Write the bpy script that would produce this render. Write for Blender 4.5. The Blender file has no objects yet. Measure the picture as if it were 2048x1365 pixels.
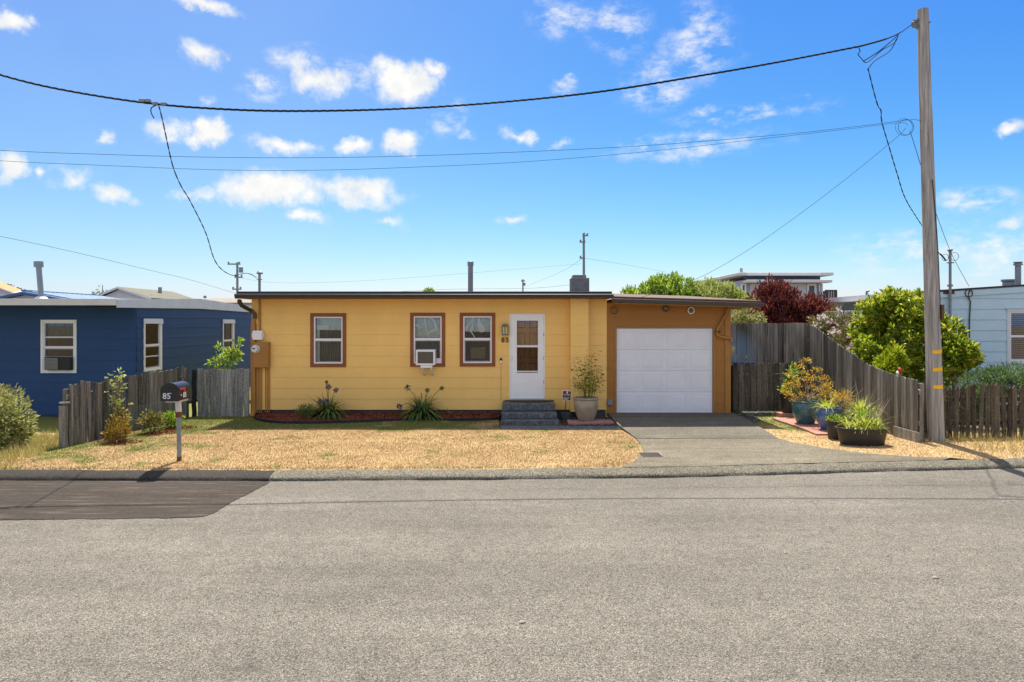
import bpy, bmesh, math, random
import numpy as np
from mathutils import Vector, Matrix, geometry
random.seed(7)
RNG = np.random.default_rng(11)
SC = bpy.context.scene
COL = SC.collection

# ------------------------------------------------------------------ camera
F = 24.0 / 36.0 * 2048.0          # focal length in pixels of the 2048 px photograph
CZ = 2.45                         # eye height above the road
HOR = 645.0                       # row of the horizon
cam_d = bpy.data.cameras.new('camera')
cam = bpy.data.objects.new('camera', cam_d)
COL.objects.link(cam)
cam.location = (0, 0, CZ)
cam.rotation_euler = (math.radians(90), 0, 0)
cam_d.lens = 24.0
cam_d.sensor_width = 36.0
cam_d.shift_y = -(682.5 - HOR) / 2048.0
cam_d.clip_start = 0.05
cam_d.clip_end = 3000
SC.camera = cam

# ------------------------------------------------------------------ light
SUN_EL, SUN_AZ = 63.0, 2.0        # elevation, azimuth from +Y towards +X (degrees)
SUN_STRENGTH, SKY_STRENGTH, EXPOSURE = 3.1, 0.05, 1.54
e, a = math.radians(SUN_EL), math.radians(SUN_AZ)
sdir = Vector((math.sin(a) * math.cos(e), math.cos(a) * math.cos(e), math.sin(e)))
sun_d = bpy.data.lights.new('sun', 'SUN')
sun_d.energy = SUN_STRENGTH
sun_d.angle = math.radians(0.5)
sun_d.color = (1.0, 0.93, 0.80)
sun = bpy.data.objects.new('sun', sun_d)
COL.objects.link(sun)
sun.rotation_euler = sdir.to_track_quat('Z', 'Y').to_euler()
sun.location = (0, 30, 60)

SC.view_settings.view_transform = 'Standard'
SC.view_settings.look = 'None'
SC.view_settings.gamma = 1.0
SC.view_settings.exposure = EXPOSURE
SC.view_settings.use_curve_mapping = False
SC.render.engine = 'CYCLES'
SC.cycles.use_denoising = True
SC.cycles.max_bounces = 6
SC.cycles.transparent_max_bounces = 12
SC.cycles.sample_clamp_indirect = 6.0


class NT:
    """tiny node-tree helper"""
    def __init__(self, tree):
        self.t = tree
        self.n = tree.nodes
        self.l = tree.links

    def put(self, sock, v):
        if v is None:
            return
        if isinstance(v, bpy.types.NodeSocket):
            self.l.new(v, sock)
        elif isinstance(v, (tuple, list)) and sock.type == 'RGBA' and len(v) == 3:
            sock.default_value = (*v, 1)
        else:
            sock.default_value = v

    def math(self, op, a, b=None, c=None, clamp=False):
        m = self.n.new('ShaderNodeMath')
        m.operation = op
        m.use_clamp = clamp
        for k, v in enumerate((a, b, c)):
            self.put(m.inputs[k], v)
        return m.outputs[0]

    def vec(self, op, a, b=None, c=None):
        m = self.n.new('ShaderNodeVectorMath')
        m.operation = op
        for k, v in enumerate((a, b, c)):
            self.put(m.inputs[k], v)
        return m.outputs['Value'] if op in ('LENGTH', 'DOT_PRODUCT', 'DISTANCE') else m.outputs['Vector']

    def noise(self, vec, scale, detail=4.0, rough=0.55, color=False):
        m = self.n.new('ShaderNodeTexNoise')
        self.put(m.inputs['Vector'], vec)
        m.inputs['Scale'].default_value = scale
        m.inputs['Detail'].default_value = detail
        m.inputs['Roughness'].default_value = rough
        return m.outputs['Color' if color else 'Fac']

    def ramp(self, fac, stops, interp='LINEAR'):
        m = self.n.new('ShaderNodeValToRGB')
        m.color_ramp.interpolation = interp
        el = m.color_ramp.elements
        while len(el) < len(stops):
            el.new(0.5)
        for k, (p, c) in enumerate(stops):
            el[k].position = p
            el[k].color = (*c, 1) if isinstance(c, (tuple, list)) else (c, c, c, 1)
        self.put(m.inputs[0], fac)
        return m.outputs[0]

    def mix(self, fac, a, b, mode='MIX'):
        m = self.n.new('ShaderNodeMix')
        m.data_type = 'RGBA'
        m.blend_type = mode
        self.put(m.inputs[0], fac)
        self.put(m.inputs[6], a)
        self.put(m.inputs[7], b)
        return m.outputs[2]

    def sstep(self, v, lo, hi, to0=0.0, to1=1.0):
        m = self.n.new('ShaderNodeMapRange')
        m.interpolation_type = 'SMOOTHSTEP'
        self.put(m.inputs[0], v)
        for k, x in enumerate((lo, hi, to0, to1)):
            m.inputs[k + 1].default_value = x
        return m.outputs[0]


# ------------------------------------------------------------------ sky
world = bpy.data.worlds.new('World')
SC.world = world
world.use_nodes = True
w = NT(world.node_tree)
w.n.clear()
w_out = w.n.new('ShaderNodeOutputWorld')
w_bg = w.n.new('ShaderNodeBackground')
w_bg.inputs['Strength'].default_value = SKY_STRENGTH
w.l.new(w_bg.outputs[0], w_out.inputs[0])
sky = w.n.new('ShaderNodeTexSky')
sky.sky_type = 'NISHITA'
sky.sun_disc = False
sky.sun_elevation = math.radians(SUN_EL)
sky.sun_rotation = math.radians(SUN_AZ)
sky.air_density = 1.0
sky.dust_density = 0.6
sky.ozone_density = 2.0
tc = w.n.new('ShaderNodeTexCoord')
dirv = w.vec('NORMALIZE', tc.outputs['Generated'])
sep = w.n.new('ShaderNodeSeparateXYZ')
w.l.new(dirv, sep.inputs[0])
az = w.math('MULTIPLY', w.math('ARCTAN2', sep.outputs[0], sep.outputs[1]), 57.29578)
el = w.math('MULTIPLY', w.math('ARCSINE', sep.outputs[2]), 57.29578)
comb = w.n.new('ShaderNodeCombineXYZ')
w.l.new(az, comb.inputs[0])
w.l.new(el, comb.inputs[1])
n1 = w.noise(dirv, 9.0, 5.0, 0.6, True)
n2 = w.noise(dirv, 42.0, 4.0, 0.6, True)
wv = w.vec('ADD', w.vec('MULTIPLY', w.vec('SUBTRACT', n1, (0.5, 0.5, 0.5)), (5.0, 3.0, 0)),
           w.vec('MULTIPLY', w.vec('SUBTRACT', n2, (0.5, 0.5, 0.5)), (1.8, 1.3, 0)))
pos = w.vec('MULTIPLY', w.vec('ADD', comb.outputs[0], wv), (1, 1, 0))
# puffs: column, row, half width, half height (photograph pixels, turned into directions), weight
PUFFS = [(395, 104, 62, 40, 1), (635, 165, 85, 46, 1.1), (590, 122, 60, 40, .62), (525, 165, 40, 26, .6),
         (805, 165, 82, 60, 1.25), (862, 145, 36, 34, 1), (418, 268, 62, 42, 1.1), (340, 262, 55, 30, .75),
         (565, 290, 84, 24, .95), (690, 290, 48, 22, .95), (808, 292, 62, 32, 1), (1035, 270, 48, 24, .8),
         (545, 382, 130, 50, 1.25), (725, 392, 125, 46, 1.1), (620, 440, 50, 20, .75), (228, 384, 62, 28, .9),
         (10, 335, 48, 48, 1.1), (75, 345, 26, 20, .7), (150, 352, 75, 34, .7), (18, 42, 44, 28, .75),
         (405, 0, 100, 20, .9), (385, 384, 80, 18, .55), 
         
         (2020, 245, 50, 22, .75), (2020, 500, 160, 50, .5), 
         (400, 203, 26, 22, .55),
         (930, 275, 30, 14, .5), (1130, 280, 24, 14, .55), (790, 455, 40, 14, .5),
         (1030, 450, 40, 12, .45), (2040, 430, 70, 18, .5), (215, 268, 20, 18, .5)]
CIRRUS = [(1100, 40, 70, 55, 1), (1240, 60, 80, 85, 1), (1400, 85, 95, 105, 1), (1310, 165, 95, 70, 1), (1500, 226, 200, 26, 1), (1380, 292, 230, 36, 1), (2000, 480, 240, 90, 1), (1800, 500, 180, 60, 1), (1960, 392, 130, 32, 1), (1140, 175, 40, 24, 1), (890, 245, 50, 50, 1), (705, 150, 70, 44, 1), (1140, 30, 70, 50, 1), (520, 165, 60, 40, 1), (590, 120, 70, 50, 1)]


def blobs(items, at):
    field = None
    for px, py, rx, ry, s in items:
        A = math.atan((px - 1024) / F)
        E = math.atan((HOR - py) / F * math.cos(A))
        ra = max(0.6, math.degrees(rx / F) * math.cos(A) ** 2)
        re = max(0.5, math.degrees(ry / F) * math.cos(A) * math.cos(E) ** 2)
        d = w.vec('MULTIPLY', w.vec('SUBTRACT', at, (math.degrees(A), math.degrees(E), 0)), (1 / ra, 1 / re, 0))
        v = w.math('MULTIPLY_ADD', w.vec('LENGTH', d), -s, s)
        field = v if field is None else w.math('MAXIMUM', field, v)
    return field


field = blobs(PUFFS, pos)
thin = w.sstep(blobs(CIRRUS, pos), 0.0, 0.7)
wisp = w.noise(w.vec('MULTIPLY', dirv, (22, 22, 46)), 1.0, 9.0, 0.66)
thin = w.math('MULTIPLY', w.math('MULTIPLY', thin, w.sstep(wisp, 0.40, 0.72)), 0.75)
n3 = w.noise(dirv, 26.0, 8.0, 0.62)
dens = w.sstep(w.math('ADD', field, w.math('MULTIPLY_ADD', n3, 1.9, -0.93)), -0.02, 0.95)
dens = w.math('MAXIMUM', w.math('MULTIPLY', dens, w.sstep(field, -0.12, 0.35)), thin)
# unseen clouds beyond the frame, added thickly to brighten the shaded walls
stretch = w.vec('MULTIPLY', dirv, (1, 1, 2.2))
n4 = w.noise(stretch, 5.0, 8.0, 0.6)
out_m = w.math('MAXIMUM', w.sstep(w.math('ABSOLUTE', az), 37, 44), w.sstep(el, 26, 31))
more = w.math('MULTIPLY', w.math('MULTIPLY', w.sstep(n4, 0.42, 0.56), out_m), w.sstep(el, 3, 9))
dens = w.math('MAXIMUM', dens, w.math('MULTIPLY', more, 0.95))
sc3 = w.n.new('ShaderNodeSeparateColor')
w.l.new(sky.outputs[0], sc3.inputs[0])
cc3 = w.n.new('ShaderNodeCombineColor')
for k, (k0, ref, pw, top_) in enumerate(((.58, 2.36, 2.2, 7.0), (2.26, 3.6, 1.50, 8.2), (6.7, 6.4, .5, 8.0))):
    x_ = w.math('MULTIPLY', w.math('POWER', w.math('DIVIDE', sc3.outputs[k], ref), pw), k0)
    w.l.new(w.math('MINIMUM', x_, top_), cc3.inputs[k])
CLOUD = 1.04 / (2 ** EXPOSURE * SKY_STRENGTH)
veil = w.math('MULTIPLY', w.sstep(sep.outputs[0], .35, -.55), w.math('MULTIPLY_ADD', w.noise(dirv, 2.5, 4), .25, .08))
skyc = w.mix(veil, cc3.outputs[0], (CLOUD * .8, CLOUD * .92, CLOUD))
body = w.ramp(w.noise(w.vec('ADD', dirv, (0, 0, .012)), 30.0, 7.0, .62), [(.35, (CLOUD * .84, CLOUD * .86, CLOUD * .88)), (.6, (CLOUD, CLOUD * .985, CLOUD * .95))])
w.put(w_bg.inputs['Color'], w.mix(w.math('MULTIPLY', dens, 1.06, None, True), skyc, body))


# ------------------------------------------------------------------ materials
def new_mat(name):
    m = bpy.data.materials.new(name)
    m.use_nodes = True
    t = NT(m.node_tree)
    bsdf = t.n.get('Principled BSDF')
    return m, t, bsdf


def geo_pos(t):
    return t.n.new('ShaderNodeNewGeometry').outputs['Position']


def bump(t, bsdf, height, strength, dist=0.01):
    b = t.n.new('ShaderNodeBump')
    b.inputs['Strength'].default_value = strength
    b.inputs['Distance'].default_value = dist
    t.put(b.inputs['Height'], height)
    t.l.new(b.outputs[0], bsdf.inputs['Normal'])


def mul(c, k):
    return tuple(min(1, x * k) for x in c)


def paint(name, col, rough=0.6, var=0.14, vs=2.5, bmp=0.0, bs=150, metal=0.0, spec=0.4, stretch=(1, 1, 1), dirt=None, dlo=.55, dhi=.75):
    m, t, b = new_mat(name)
    p = t.vec('MULTIPLY', geo_pos(t), stretch)
    nz = t.noise(p, vs, 6, 0.6)
    c = t.ramp(nz, [(0.25, mul(col, 1 - var)), (0.75, mul(col, 1 + var))])
    fine = t.noise(p, vs * 22, 3, 0.6)
    c = t.mix(0.5, c, t.ramp(fine, [(0.3, 1 - var * .9), (0.7, 1.0)]), 'MULTIPLY')
    if dirt:
        c = t.mix(t.sstep(t.noise(p, vs * 3.1, 8, 0.7), dlo, dhi), c, dirt)
    t.put(b.inputs['Base Color'], c)
    t.put(b.inputs['Roughness'], t.ramp(fine, [(0.2, max(0, rough - .08)), (0.8, min(1, rough + .08))]))
    b.inputs['Metallic'].default_value = metal
    b.inputs['Specular IOR Level'].default_value = spec
    if bmp:
        bump(t, b, t.noise(p, bs, 3, 0.6), bmp, 0.004)
    return m


def wood(name, dark, light, lichen=None, lam=0.0, paintc=None, spread=.5):
    """weathered vertical boards: grain along z, another tone on every board"""
    m, t, b = new_mat(name)
    oi = t.n.new('ShaderNodeObjectInfo')
    p = geo_pos(t)
    off = t.vec('MULTIPLY', p, (19, 19, .9))
    sh = t.n.new('ShaderNodeCombineXYZ')
    t.l.new(t.math('MULTIPLY', oi.outputs['Random'], 40.0), sh.inputs[2])
    q = t.vec('ADD', off, sh.outputs[0])
    g1 = t.noise(q, 1.0, 7, 0.65)
    g2 = t.noise(q, 3.3, 4, 0.6)
    g = t.math('ADD', t.math('MULTIPLY', g1, .7), t.math('MULTIPLY', g2, .3))
    c = t.ramp(g, [(0.36, dark), (0.52, tuple((x + y) / 2 for x, y in zip(dark, light))), (0.64, light)])
    tone = t.math('MULTIPLY_ADD', oi.outputs['Random'], spread, 1 - spread / 2)
    cc = t.n.new('ShaderNodeCombineColor')
    for k in range(3):
        t.l.new(tone, cc.inputs[k])
    c = t.mix(1.0, c, cc.outputs[0], 'MULTIPLY')
    if lichen:
        c = t.mix(t.math('MULTIPLY', t.sstep(t.noise(p, 26, 8, 0.75), .54, .62), lam), c, lichen)
    if paintc:
        sp = t.n.new('ShaderNodeSeparateXYZ')
        t.l.new(p, sp.inputs[0])
        dx = t.math('DIVIDE', t.math('SUBTRACT', sp.outputs[0], 6.35), .75)
        dz = t.math('DIVIDE', t.math('SUBTRACT', sp.outputs[2], 1.55), .75)
        rr = t.math('ADD', t.math('MULTIPLY', dx, dx), t.math('MULTIPLY', dz, dz))
        c = t.mix(t.math('MULTIPLY', t.sstep(t.math('ADD', rr, t.math('MULTIPLY', g1, .8)), .3, 1.5, 1, 0), .6), c, paintc)
    t.put(b.inputs['Base Color'], c)
    b.inputs['Roughness'].default_value = 0.9
    b.inputs['Specular IOR Level'].default_value = 0.15
    bump(t, b, g, 0.6, 0.006)
    return m


def leafm(name, cols, trans=0.35, rough=0.45, spec=0.35):
    """foliage: another colour on every leaf, light through the blade"""
    m, t, b = new_mat(name)
    r = t.n.new('ShaderNodeNewGeometry').outputs['Random Per Island']
    c = t.ramp(r, [(k / max(1, len(cols) - 1), x) for k, x in enumerate(cols)])
    c = t.mix(0.5, c, t.ramp(t.noise(geo_pos(t), 3.0, 3), [(.3, .7), (.7, 1.0)]), 'MULTIPLY')
    t.put(b.inputs['Base Color'], c)
    b.inputs['Roughness'].default_value = rough
    b.inputs['Specular IOR Level'].default_value = spec
    tr = t.n.new('ShaderNodeBsdfTranslucent')
    t.put(tr.inputs[0], c)
    mx = t.n.new('ShaderNodeMixShader')
    mx.inputs[0].default_value = trans
    out = t.n.get('Material Output')
    t.l.new(b.outputs[0], mx.inputs[1])
    t.l.new(tr.outputs[0], mx.inputs[2])
    t.l.new(mx.outputs[0], out.inputs[0])
    return m


def glassm(name, tint=(.95, .97, .96), ior=1.6):
    m, t, b = new_mat(name)
    t.n.remove(b)
    tr = t.n.new('ShaderNodeBsdfTransparent')
    tr.inputs[0].default_value = (*tint, 1)
    gl = t.n.new('ShaderNodeBsdfGlossy')
    gl.inputs['Roughness'].default_value = 0.01
    fr = t.n.new('ShaderNodeFresnel')
    fr.inputs[0].default_value = ior
    mx = t.n.new('ShaderNodeMixShader')
    t.l.new(fr.outputs[0], mx.inputs[0])
    t.l.new(tr.outputs[0], mx.inputs[1])
    t.l.new(gl.outputs[0], mx.inputs[2])
    t.l.new(mx.outputs[0], t.n.get('Material Output').inputs[0])
    return m


def aggregate(name, lo, mid, hi, scale, big=.18, warm=(1, 1, 1), bmp=.5, lanes=False, streak=0.0):
    """worn asphalt or concrete with stones showing"""
    m, t, b = new_mat(name)
    p = geo_pos(t)
    vo = t.n.new('ShaderNodeTexVoronoi')
    vo.inputs['Scale'].default_value = scale
    t.put(vo.inputs['Vector'], p)
    sp = t.n.new('ShaderNodeSeparateColor')
    t.l.new(vo.outputs['Color'], sp.inputs[0])
    c = t.ramp(sp.outputs[0], [(0.0, lo), (0.35, mul(mid, .9)), (0.75, mid), (0.93, mul(hi, .85)), (1.0, hi)])
    c = t.mix(.30, c, t.mix(sp.outputs[1], (1.0, .93, .84), (.86, .93, 1.0)), 'MULTIPLY')
    gap = t.sstep(vo.outputs['Distance'], .35, .75, 1.0, .45)
    gc = t.n.new('ShaderNodeCombineColor')
    for k in range(3):
        t.l.new(gap, gc.inputs[k])
    c = t.mix(.8, c, gc.outputs[0], 'MULTIPLY')
    n = t.noise(p, .35, 6, .6)
    c = t.mix(1.0, c, t.ramp(n, [(.3, 1 - big), (.7, 1.0)]), 'MULTIPLY')
    n2_ = t.noise(t.vec('MULTIPLY', p, (.5, 3.2, 1)), .9, 7, .65)
    c = t.mix(1.0, c, t.ramp(n2_, [(.3, 1 - big * .8), (.65, 1.0)]), 'MULTIPLY')
    n3_ = t.noise(p, 5.5, 5, .7)
    c = t.mix(1.0, c, t.ramp(n3_, [(.28, .80), (.6, 1.0)]), 'MULTIPLY')
    if lanes:
        sp2 = t.n.new('ShaderNodeSeparateXYZ')
        t.l.new(p, sp2.inputs[0])
        wv_ = t.math('MULTIPLY_ADD', t.noise(t.vec('MULTIPLY', p, (.25, .8, 1)), 1.0, 4), 1.1, sp2.outputs[1])
        ln_ = t.math('MULTIPLY_ADD', t.math('SINE', t.math('MULTIPLY', wv_, 3.3)), .5, .5)
        c = t.mix(1.0, c, t.ramp(ln_, [(0.0, .90), (1.0, 1.0)]), 'MULTIPLY')
        # the worn strip along the gutter, fine cracks, oil spots
        gut_ = t.math('SUBTRACT', sp2.outputs[1], 9.95)
        gut_ = t.sstep(t.math('ABSOLUTE', t.math('ADD', gut_, t.math('MULTIPLY', t.noise(t.vec('MULTIPLY', p, (.5, .5, 1)), 1.0, 5), .25))), .0, .42, .62, 0)
        c = t.mix(t.math('MULTIPLY', gut_, t.sstep(t.noise(t.vec('MULTIPLY', p, (1.2, 9, 1)), 1.5, 6, .7), .40, .62)), c, mul(mid, .52))
        cr = t.n.new('ShaderNodeTexVoronoi')
        cr.feature = 'DISTANCE_TO_EDGE'
        cr.inputs['Scale'].default_value = .30
        t.put(cr.inputs['Vector'], t.vec('ADD', p, t.vec('MULTIPLY', t.noise(p, 1.6, 7, .7, True), (.9, .9, 0))))
        crk = t.math('MULTIPLY', t.sstep(cr.outputs['Distance'], .0, .0045, 1, 0), t.sstep(t.noise(p, .5, 3), .50, .60))
        c = t.mix(t.math('MULTIPLY', crk, .5), c, mul(lo, .8))
        c = t.mix(t.sstep(t.noise(p, 1.3, 4, .6), .66, .78, 0, .30), c, mul(lo, 1.2))
    if streak:
        s = t.noise(t.vec('MULTIPLY', p, (.6, 9, 1)), 1.6, 6, .7)
        c = t.mix(t.math('MULTIPLY', t.sstep(s, .5, .72), streak), c, mul(mid, 2.3))
    c = t.mix(1.0, c, warm, 'MULTIPLY')
    t.put(b.inputs['Base Color'], c)
    b.inputs['Roughness'].default_value = .88
    b.inputs['Specular IOR Level'].default_value = .25
    hgt = t.math('ADD', t.math('MULTIPLY', vo.outputs['Distance'], -.8), t.math('MULTIPLY', sp.outputs[2], .5))
    bump(t, b, hgt, bmp, .006)
    return m


def straw(name, blades):
    """dried lawn, greener patches here and there; the blades share the patches of the ground"""
    m, t, b = new_mat(name)
    p = geo_pos(t)
    if blades:
        r = t.n.new('ShaderNodeNewGeometry').outputs['Random Per Island']
    else:
        r = t.noise(t.vec('MULTIPLY', p, (90, 45, 1)), 1.0, 5, .7)
    dry = t.ramp(r, [(0.0, (.255, .165, .078)), (0.3, (.345, .232, .115)), (0.65, (.425, .30, .158)), (1.0, (.55, .43, .26))])
    grn = t.ramp(r, [(0.0, (.05, .085, .015)), (1.0, (.20, .24, .05))])
    n = t.noise(p, 1.1, 6, .65)
    sp = t.n.new('ShaderNodeSeparateXYZ')
    t.l.new(p, sp.inputs[0])
    side = t.math('MULTIPLY', t.sstep(sp.outputs[0], -8.0, -5.6, .15, 0.0), 1.0)
    back = t.sstep(sp.outputs[1], 14.6, 15.6, 0.0, .22)
    brown = t.sstep(t.noise(t.vec('MULTIPLY', p, (1.0, 1.6, 1)), 1.9, 6, .7), .48, .68, 0, .55)
    dry = t.mix(brown, dry, t.mix(r, (.18, .105, .040), (.38, .235, .095)))
    g = t.sstep(t.math('ADD', n, t.math('ADD', side, back)), .555, .72, 0, .85)
    pale = t.sstep(t.noise(p, .7, 5, .6), .42, .66)
    c = t.mix(t.math('MULTIPLY', pale, .45), dry, t.mix(r, (.40, .27, .12), (.66, .53, .30)))
    c = t.mix(g, c, grn)
    t.put(b.inputs['Base Color'], c)
    b.inputs['Roughness'].default_value = .9
    b.inputs['Specular IOR Level'].default_value = .1
    if not blades:
        bump(t, b, r, .3, .012)
    return m


MT = {}
MT['road'] = aggregate('road_asphalt', (.075, .068, .056), (.262, .242, .205), (.49, .44, .375), 115, .24, lanes=True)
MT['curb'] = aggregate('curb_asphalt', (.06, .053, .04), (.22, .20, .15), (.50, .46, .36), 85, .25)
MT['patch'] = aggregate('patch_asphalt', (.035, .027, .021), (.070, .054, .042), (.12, .10, .08), 110, .3, bmp=.3, streak=.75)
MT['curb_dark'] = aggregate('curb_new_asphalt', (.03, .026, .022), (.062, .052, .045), (.11, .1, .09), 90, .3, bmp=.4)
MT['drive'] = aggregate('driveway_concrete', (.12, .105, .075), (.29, .252, .182), (.52, .46, .36), 95, .40, bmp=.35)
MT['slab'] = aggregate('driveway_slab', (.11, .10, .08), (.24, .215, .17), (.42, .38, .31), 95, .42, bmp=.25)
MT['soil'] = paint('soil', (.13, .09, .05), .95, .3, 3, .6, 60)
MT['lawn'] = straw('lawn_straw', False)
MT['blade'] = straw('grass_straw', True)
MT['gravel'] = aggregate('gravel', (.02, .022, .024), (.085, .09, .095), (.4, .42, .42), 28, .2, bmp=1)
MT['yellow'] = paint('yellow_paint', (.95, .60, .175), .55, .06, 1.3, .25, 220, stretch=(1, 1, .35), dirt=(.78, .50, .16), dlo=.6, dhi=.9)
MT['brown'] = paint('garage_brown_paint', (.39, .170, .030), .6, .10, 1.5, .3, 200, stretch=(.3, 1, 1))
MT['trim'] = paint('trim_brown_paint', (.27, .085, .022), .5, .12, 3)
MT['panel'] = paint('panel_brown_paint', (.40, .185, .038), .5, .10, 3)
MT['gutter'] = paint('gutter_metal', (.045, .033, .026), .35, .15, 3, spec=.6)
MT['roof'] = paint('roof_edge', (.032, .034, .040), .55, .2, 3)
MT['tar'] = paint('roof_tar', (.13, .10, .085), .9, .35, 3, .5, 60, dirt=(.24, .2, .18))
MT['white'] = paint('white_paint', (.88, .88, .86), .45, .04, 3)
MT['vinyl'] = paint('white_vinyl', (.86, .84, .85), .35, .03, 3)
MT['dirtywhite'] = paint('old_white_paint', (.66, .64, .59), .6, .12, 2.5, dirt=(.36, .30, .22), dlo=.6, dhi=.85)
MT['gdoor'] = paint('garage_door_white', (.84, .84, .85), .5, .05, 1.5, .1, 120, dirt=(.5, .47, .42), dlo=.68, dhi=.95)
MT['glass'] = glassm('window_glass')
MT['screen'] = glassm('screen_glass', (.66, .64, .60), 1.35)
MT['dark'] = paint('dark_interior', (.030, .038, .040), .9, .3, 3)
MT['curtain'] = paint('pale_curtain', (.70, .80, .73), .9, .08, 6)
MT['lace'] = paint('white_lace', (.93, .95, .95), .9, .03, 6)
MT['teal'] = paint('grey_teal_curtain', (.11, .14, .125), .9, .2, 6, stretch=(8, 1, .3))
MT['stepc'] = paint('step_concrete', (.16, .175, .178), .9, .4, 7, 1.0, 38, dirt=(.055, .064, .068), dlo=.42, dhi=.62)
MT['found'] = paint('foundation', (.07, .075, .075), .9, .25, 3, .5, 60)
MT['black'] = paint('black_plastic', (.014, .014, .015), .5, .2, 5)
MT['mat'] = paint('black_rubber', (.012, .013, .016), .8, .2, 9, .5, 120)
MT['doorgroove'] = paint('door_groove', (.22, .11, .05), .7, .2, 4)
MT['doorwood'] = paint('brown_door', (.62, .33, .14), .5, .25, 3.2, .15, 60, stretch=(5, 1, .6))
MT['brass'] = paint('old_brass', (.16, .10, .03), .4, .2, 8, metal=.6)
MT['lampmetal'] = paint('lantern_metal', (.26, .235, .17), .5, .25, 12, metal=.4)
MT['lampglass'] = paint('lantern_glass', (.86, .68, .28), .3, .1, 10)
MT['flue'] = paint('old_flue_steel', (.15, .175, .20), .5, .25, 6, metal=.1)
MT['grey'] = paint('grey_metal', (.27, .28, .29), .5, .2, 4, metal=.3, dirt=(.15, .14, .13))
MT['galv'] = paint('galvanised_steel', (.25, .28, .30), .5, .25, 6, metal=.15, dirt=(.22, .2, .18))
MT['rust'] = paint('rusty_steel', (.17, .06, .025), .85, .3, 10)
MT['concrete'] = paint('chimney_concrete', (.20, .20, .205), .9, .3, 5, .6, 50, dirt=(.07, .075, .08))
MT['blue'] = paint('navy_paint', (.010, .056, .165), .55, .09, 2, .3, 160, dirt=(.03, .09, .20), dlo=.62, dhi=.95)
MT['bluewhite'] = paint('pale_fascia', (.60, .64, .68), .6, .1, 2)
MT['pale'] = paint('light_blue_paint', (.54, .70, .78), .6, .05, 2, .25, 160)
MT['paletrim'] = paint('pale_grey_trim', (.70, .70, .70), .5, .06, 3)
MT['soffit'] = paint('green_soffit', (.34, .36, .30), .8, .15, 2)
MT['grille'] = paint('ac_grille', (.17, .15, .11), .7, .3, 60)
MT['wood_l'] = wood('fence_dark_grey', (.040, .037, .033), (.27, .25, .215), (.42, .39, .31), .35, None, .9)
MT['wood_g'] = wood('gate_grey', (.11, .107, .10), (.46, .445, .405), (.62, .59, .50), .6, None, .6)
MT['wood_r'] = wood('fence_grey', (.085, .076, .062), (.36, .33, .28), None, 0, (.28, .42, .58), .9)
MT['wood_rg'] = wood('lichen_gate', (.045, .038, .030), (.20, .172, .135), (.45, .42, .30), .4, None, .8)
MT['wood_p'] = wood('picket_dark', (.028, .023, .017), (.15, .125, .09), (.36, .29, .15), .45, None, .9)
MT['pole'] = wood('pole_wood', (.20, .18, .155), (.60, .555, .50), None, 0, None, .1)
MT['yellowtape'] = paint('yellow_band', (1.0, .52, .008), .5, .08, 6)
MT['wire'] = paint('black_wire', (.022, .024, .028), .75, .2, 6, spec=.15)
MT['mulch'] = paint('red_mulch', (.17, .040, .022), .9, .5, 30, .8, 60)
MT['chip'] = leafm('mulch_chip', [(.07, .016, .01), (.17, .04, .022), (.26, .07, .035), (.33, .15, .08)], 0, .9, .1)
MT['paver'] = paint('red_paver', (.42, .20, .155), .9, .15, 4, .4, 70, dirt=(.5, .34, .28))
MT['pot_tan'] = paint('stoneware_glaze', (.36, .295, .20), .35, .22, 5, spec=.5, dirt=(.24, .25, .21))
MT['pot_teal'] = paint('teal_glaze', (.045, .13, .15), .18, .3, 5, spec=.6, dirt=(.10, .18, .18))
MT['pot_blue'] = paint('blue_glaze', (.05, .11, .26), .15, .3, 5, spec=.6, dirt=(.16, .17, .24))
MT['tub'] = paint('dark_plastic_tub', (.026, .023, .021), .5, .2, 6, .2, 150)
MT['potsoil'] = paint('potting_soil', (.035, .025, .018), .95, .3, 20, .6, 80)
MT['bark'] = paint('bark', (.15, .11, .08), .9, .3, 6, .6, 60, stretch=(3, 3, .6))
MT['stem'] = paint('grey_stem', (.30, .25, .19), .9, .2, 8)
MT['mailbox'] = paint('black_enamel', (.010, .010, .012), .22, .1, 4, spec=.6)
MT['red'] = paint('red_plastic', (.55, .03, .03), .35, .1, 5)
MT['signwhite'] = paint('sign_white', (.75, .72, .70), .4, .03, 5)
MT['maroon'] = paint('sign_maroon', (.14, .012, .028), .4, .06, 5)
MT['signblack'] = paint('sign_black', (.012, .012, .018), .4, .06, 5)


# ------------------------------------------------------------------ helpers: pixels of the photograph to places
def X(px, Y):
    return (px - 1024.0) / F * Y


def Z(py, Y):
    return CZ + (HOR - py) / F * Y


def P(px, py, Y):
    return Vector((X(px, Y), Y, Z(py, Y)))


CURB = [(-60, 10.5)] + [(X(px, CZ * F / (py - HOR)), CZ * F / (py - HOR)) for px, py in
                        ((0, 962), (540, 963), (1000, 960), (1400, 955), (1700, 946), (2048, 937))] + [(14, 12.2), (25, 14.0), (60, 21)]
CX, CY = [c[0] for c in CURB], [c[1] for c in CURB]
BERM = .34


def curb_y(x):
    return float(np.interp(x, CX, CY))


def h(x, y):
    t = y - curb_y(x)
    if t < 0:
        return 0.0
    if t < BERM:
        return .10 * t / BERM
    return .10 - .05 * min(1.0, (t - BERM) / 3.0)


def hd(x, y):
    g = h(x, y)
    r = .06 + .09 * min(1, max(0, (y - 14.0) / 3.2))
    return max(g, r) if y > 14.0 else g


def G(px, py, hf=h):
    z = .05
    for _ in range(12):
        Y = (CZ - z) * F / (py - HOR)
        z = hf(X(px, Y), Y)
    return (X(px, Y), Y)


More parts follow.
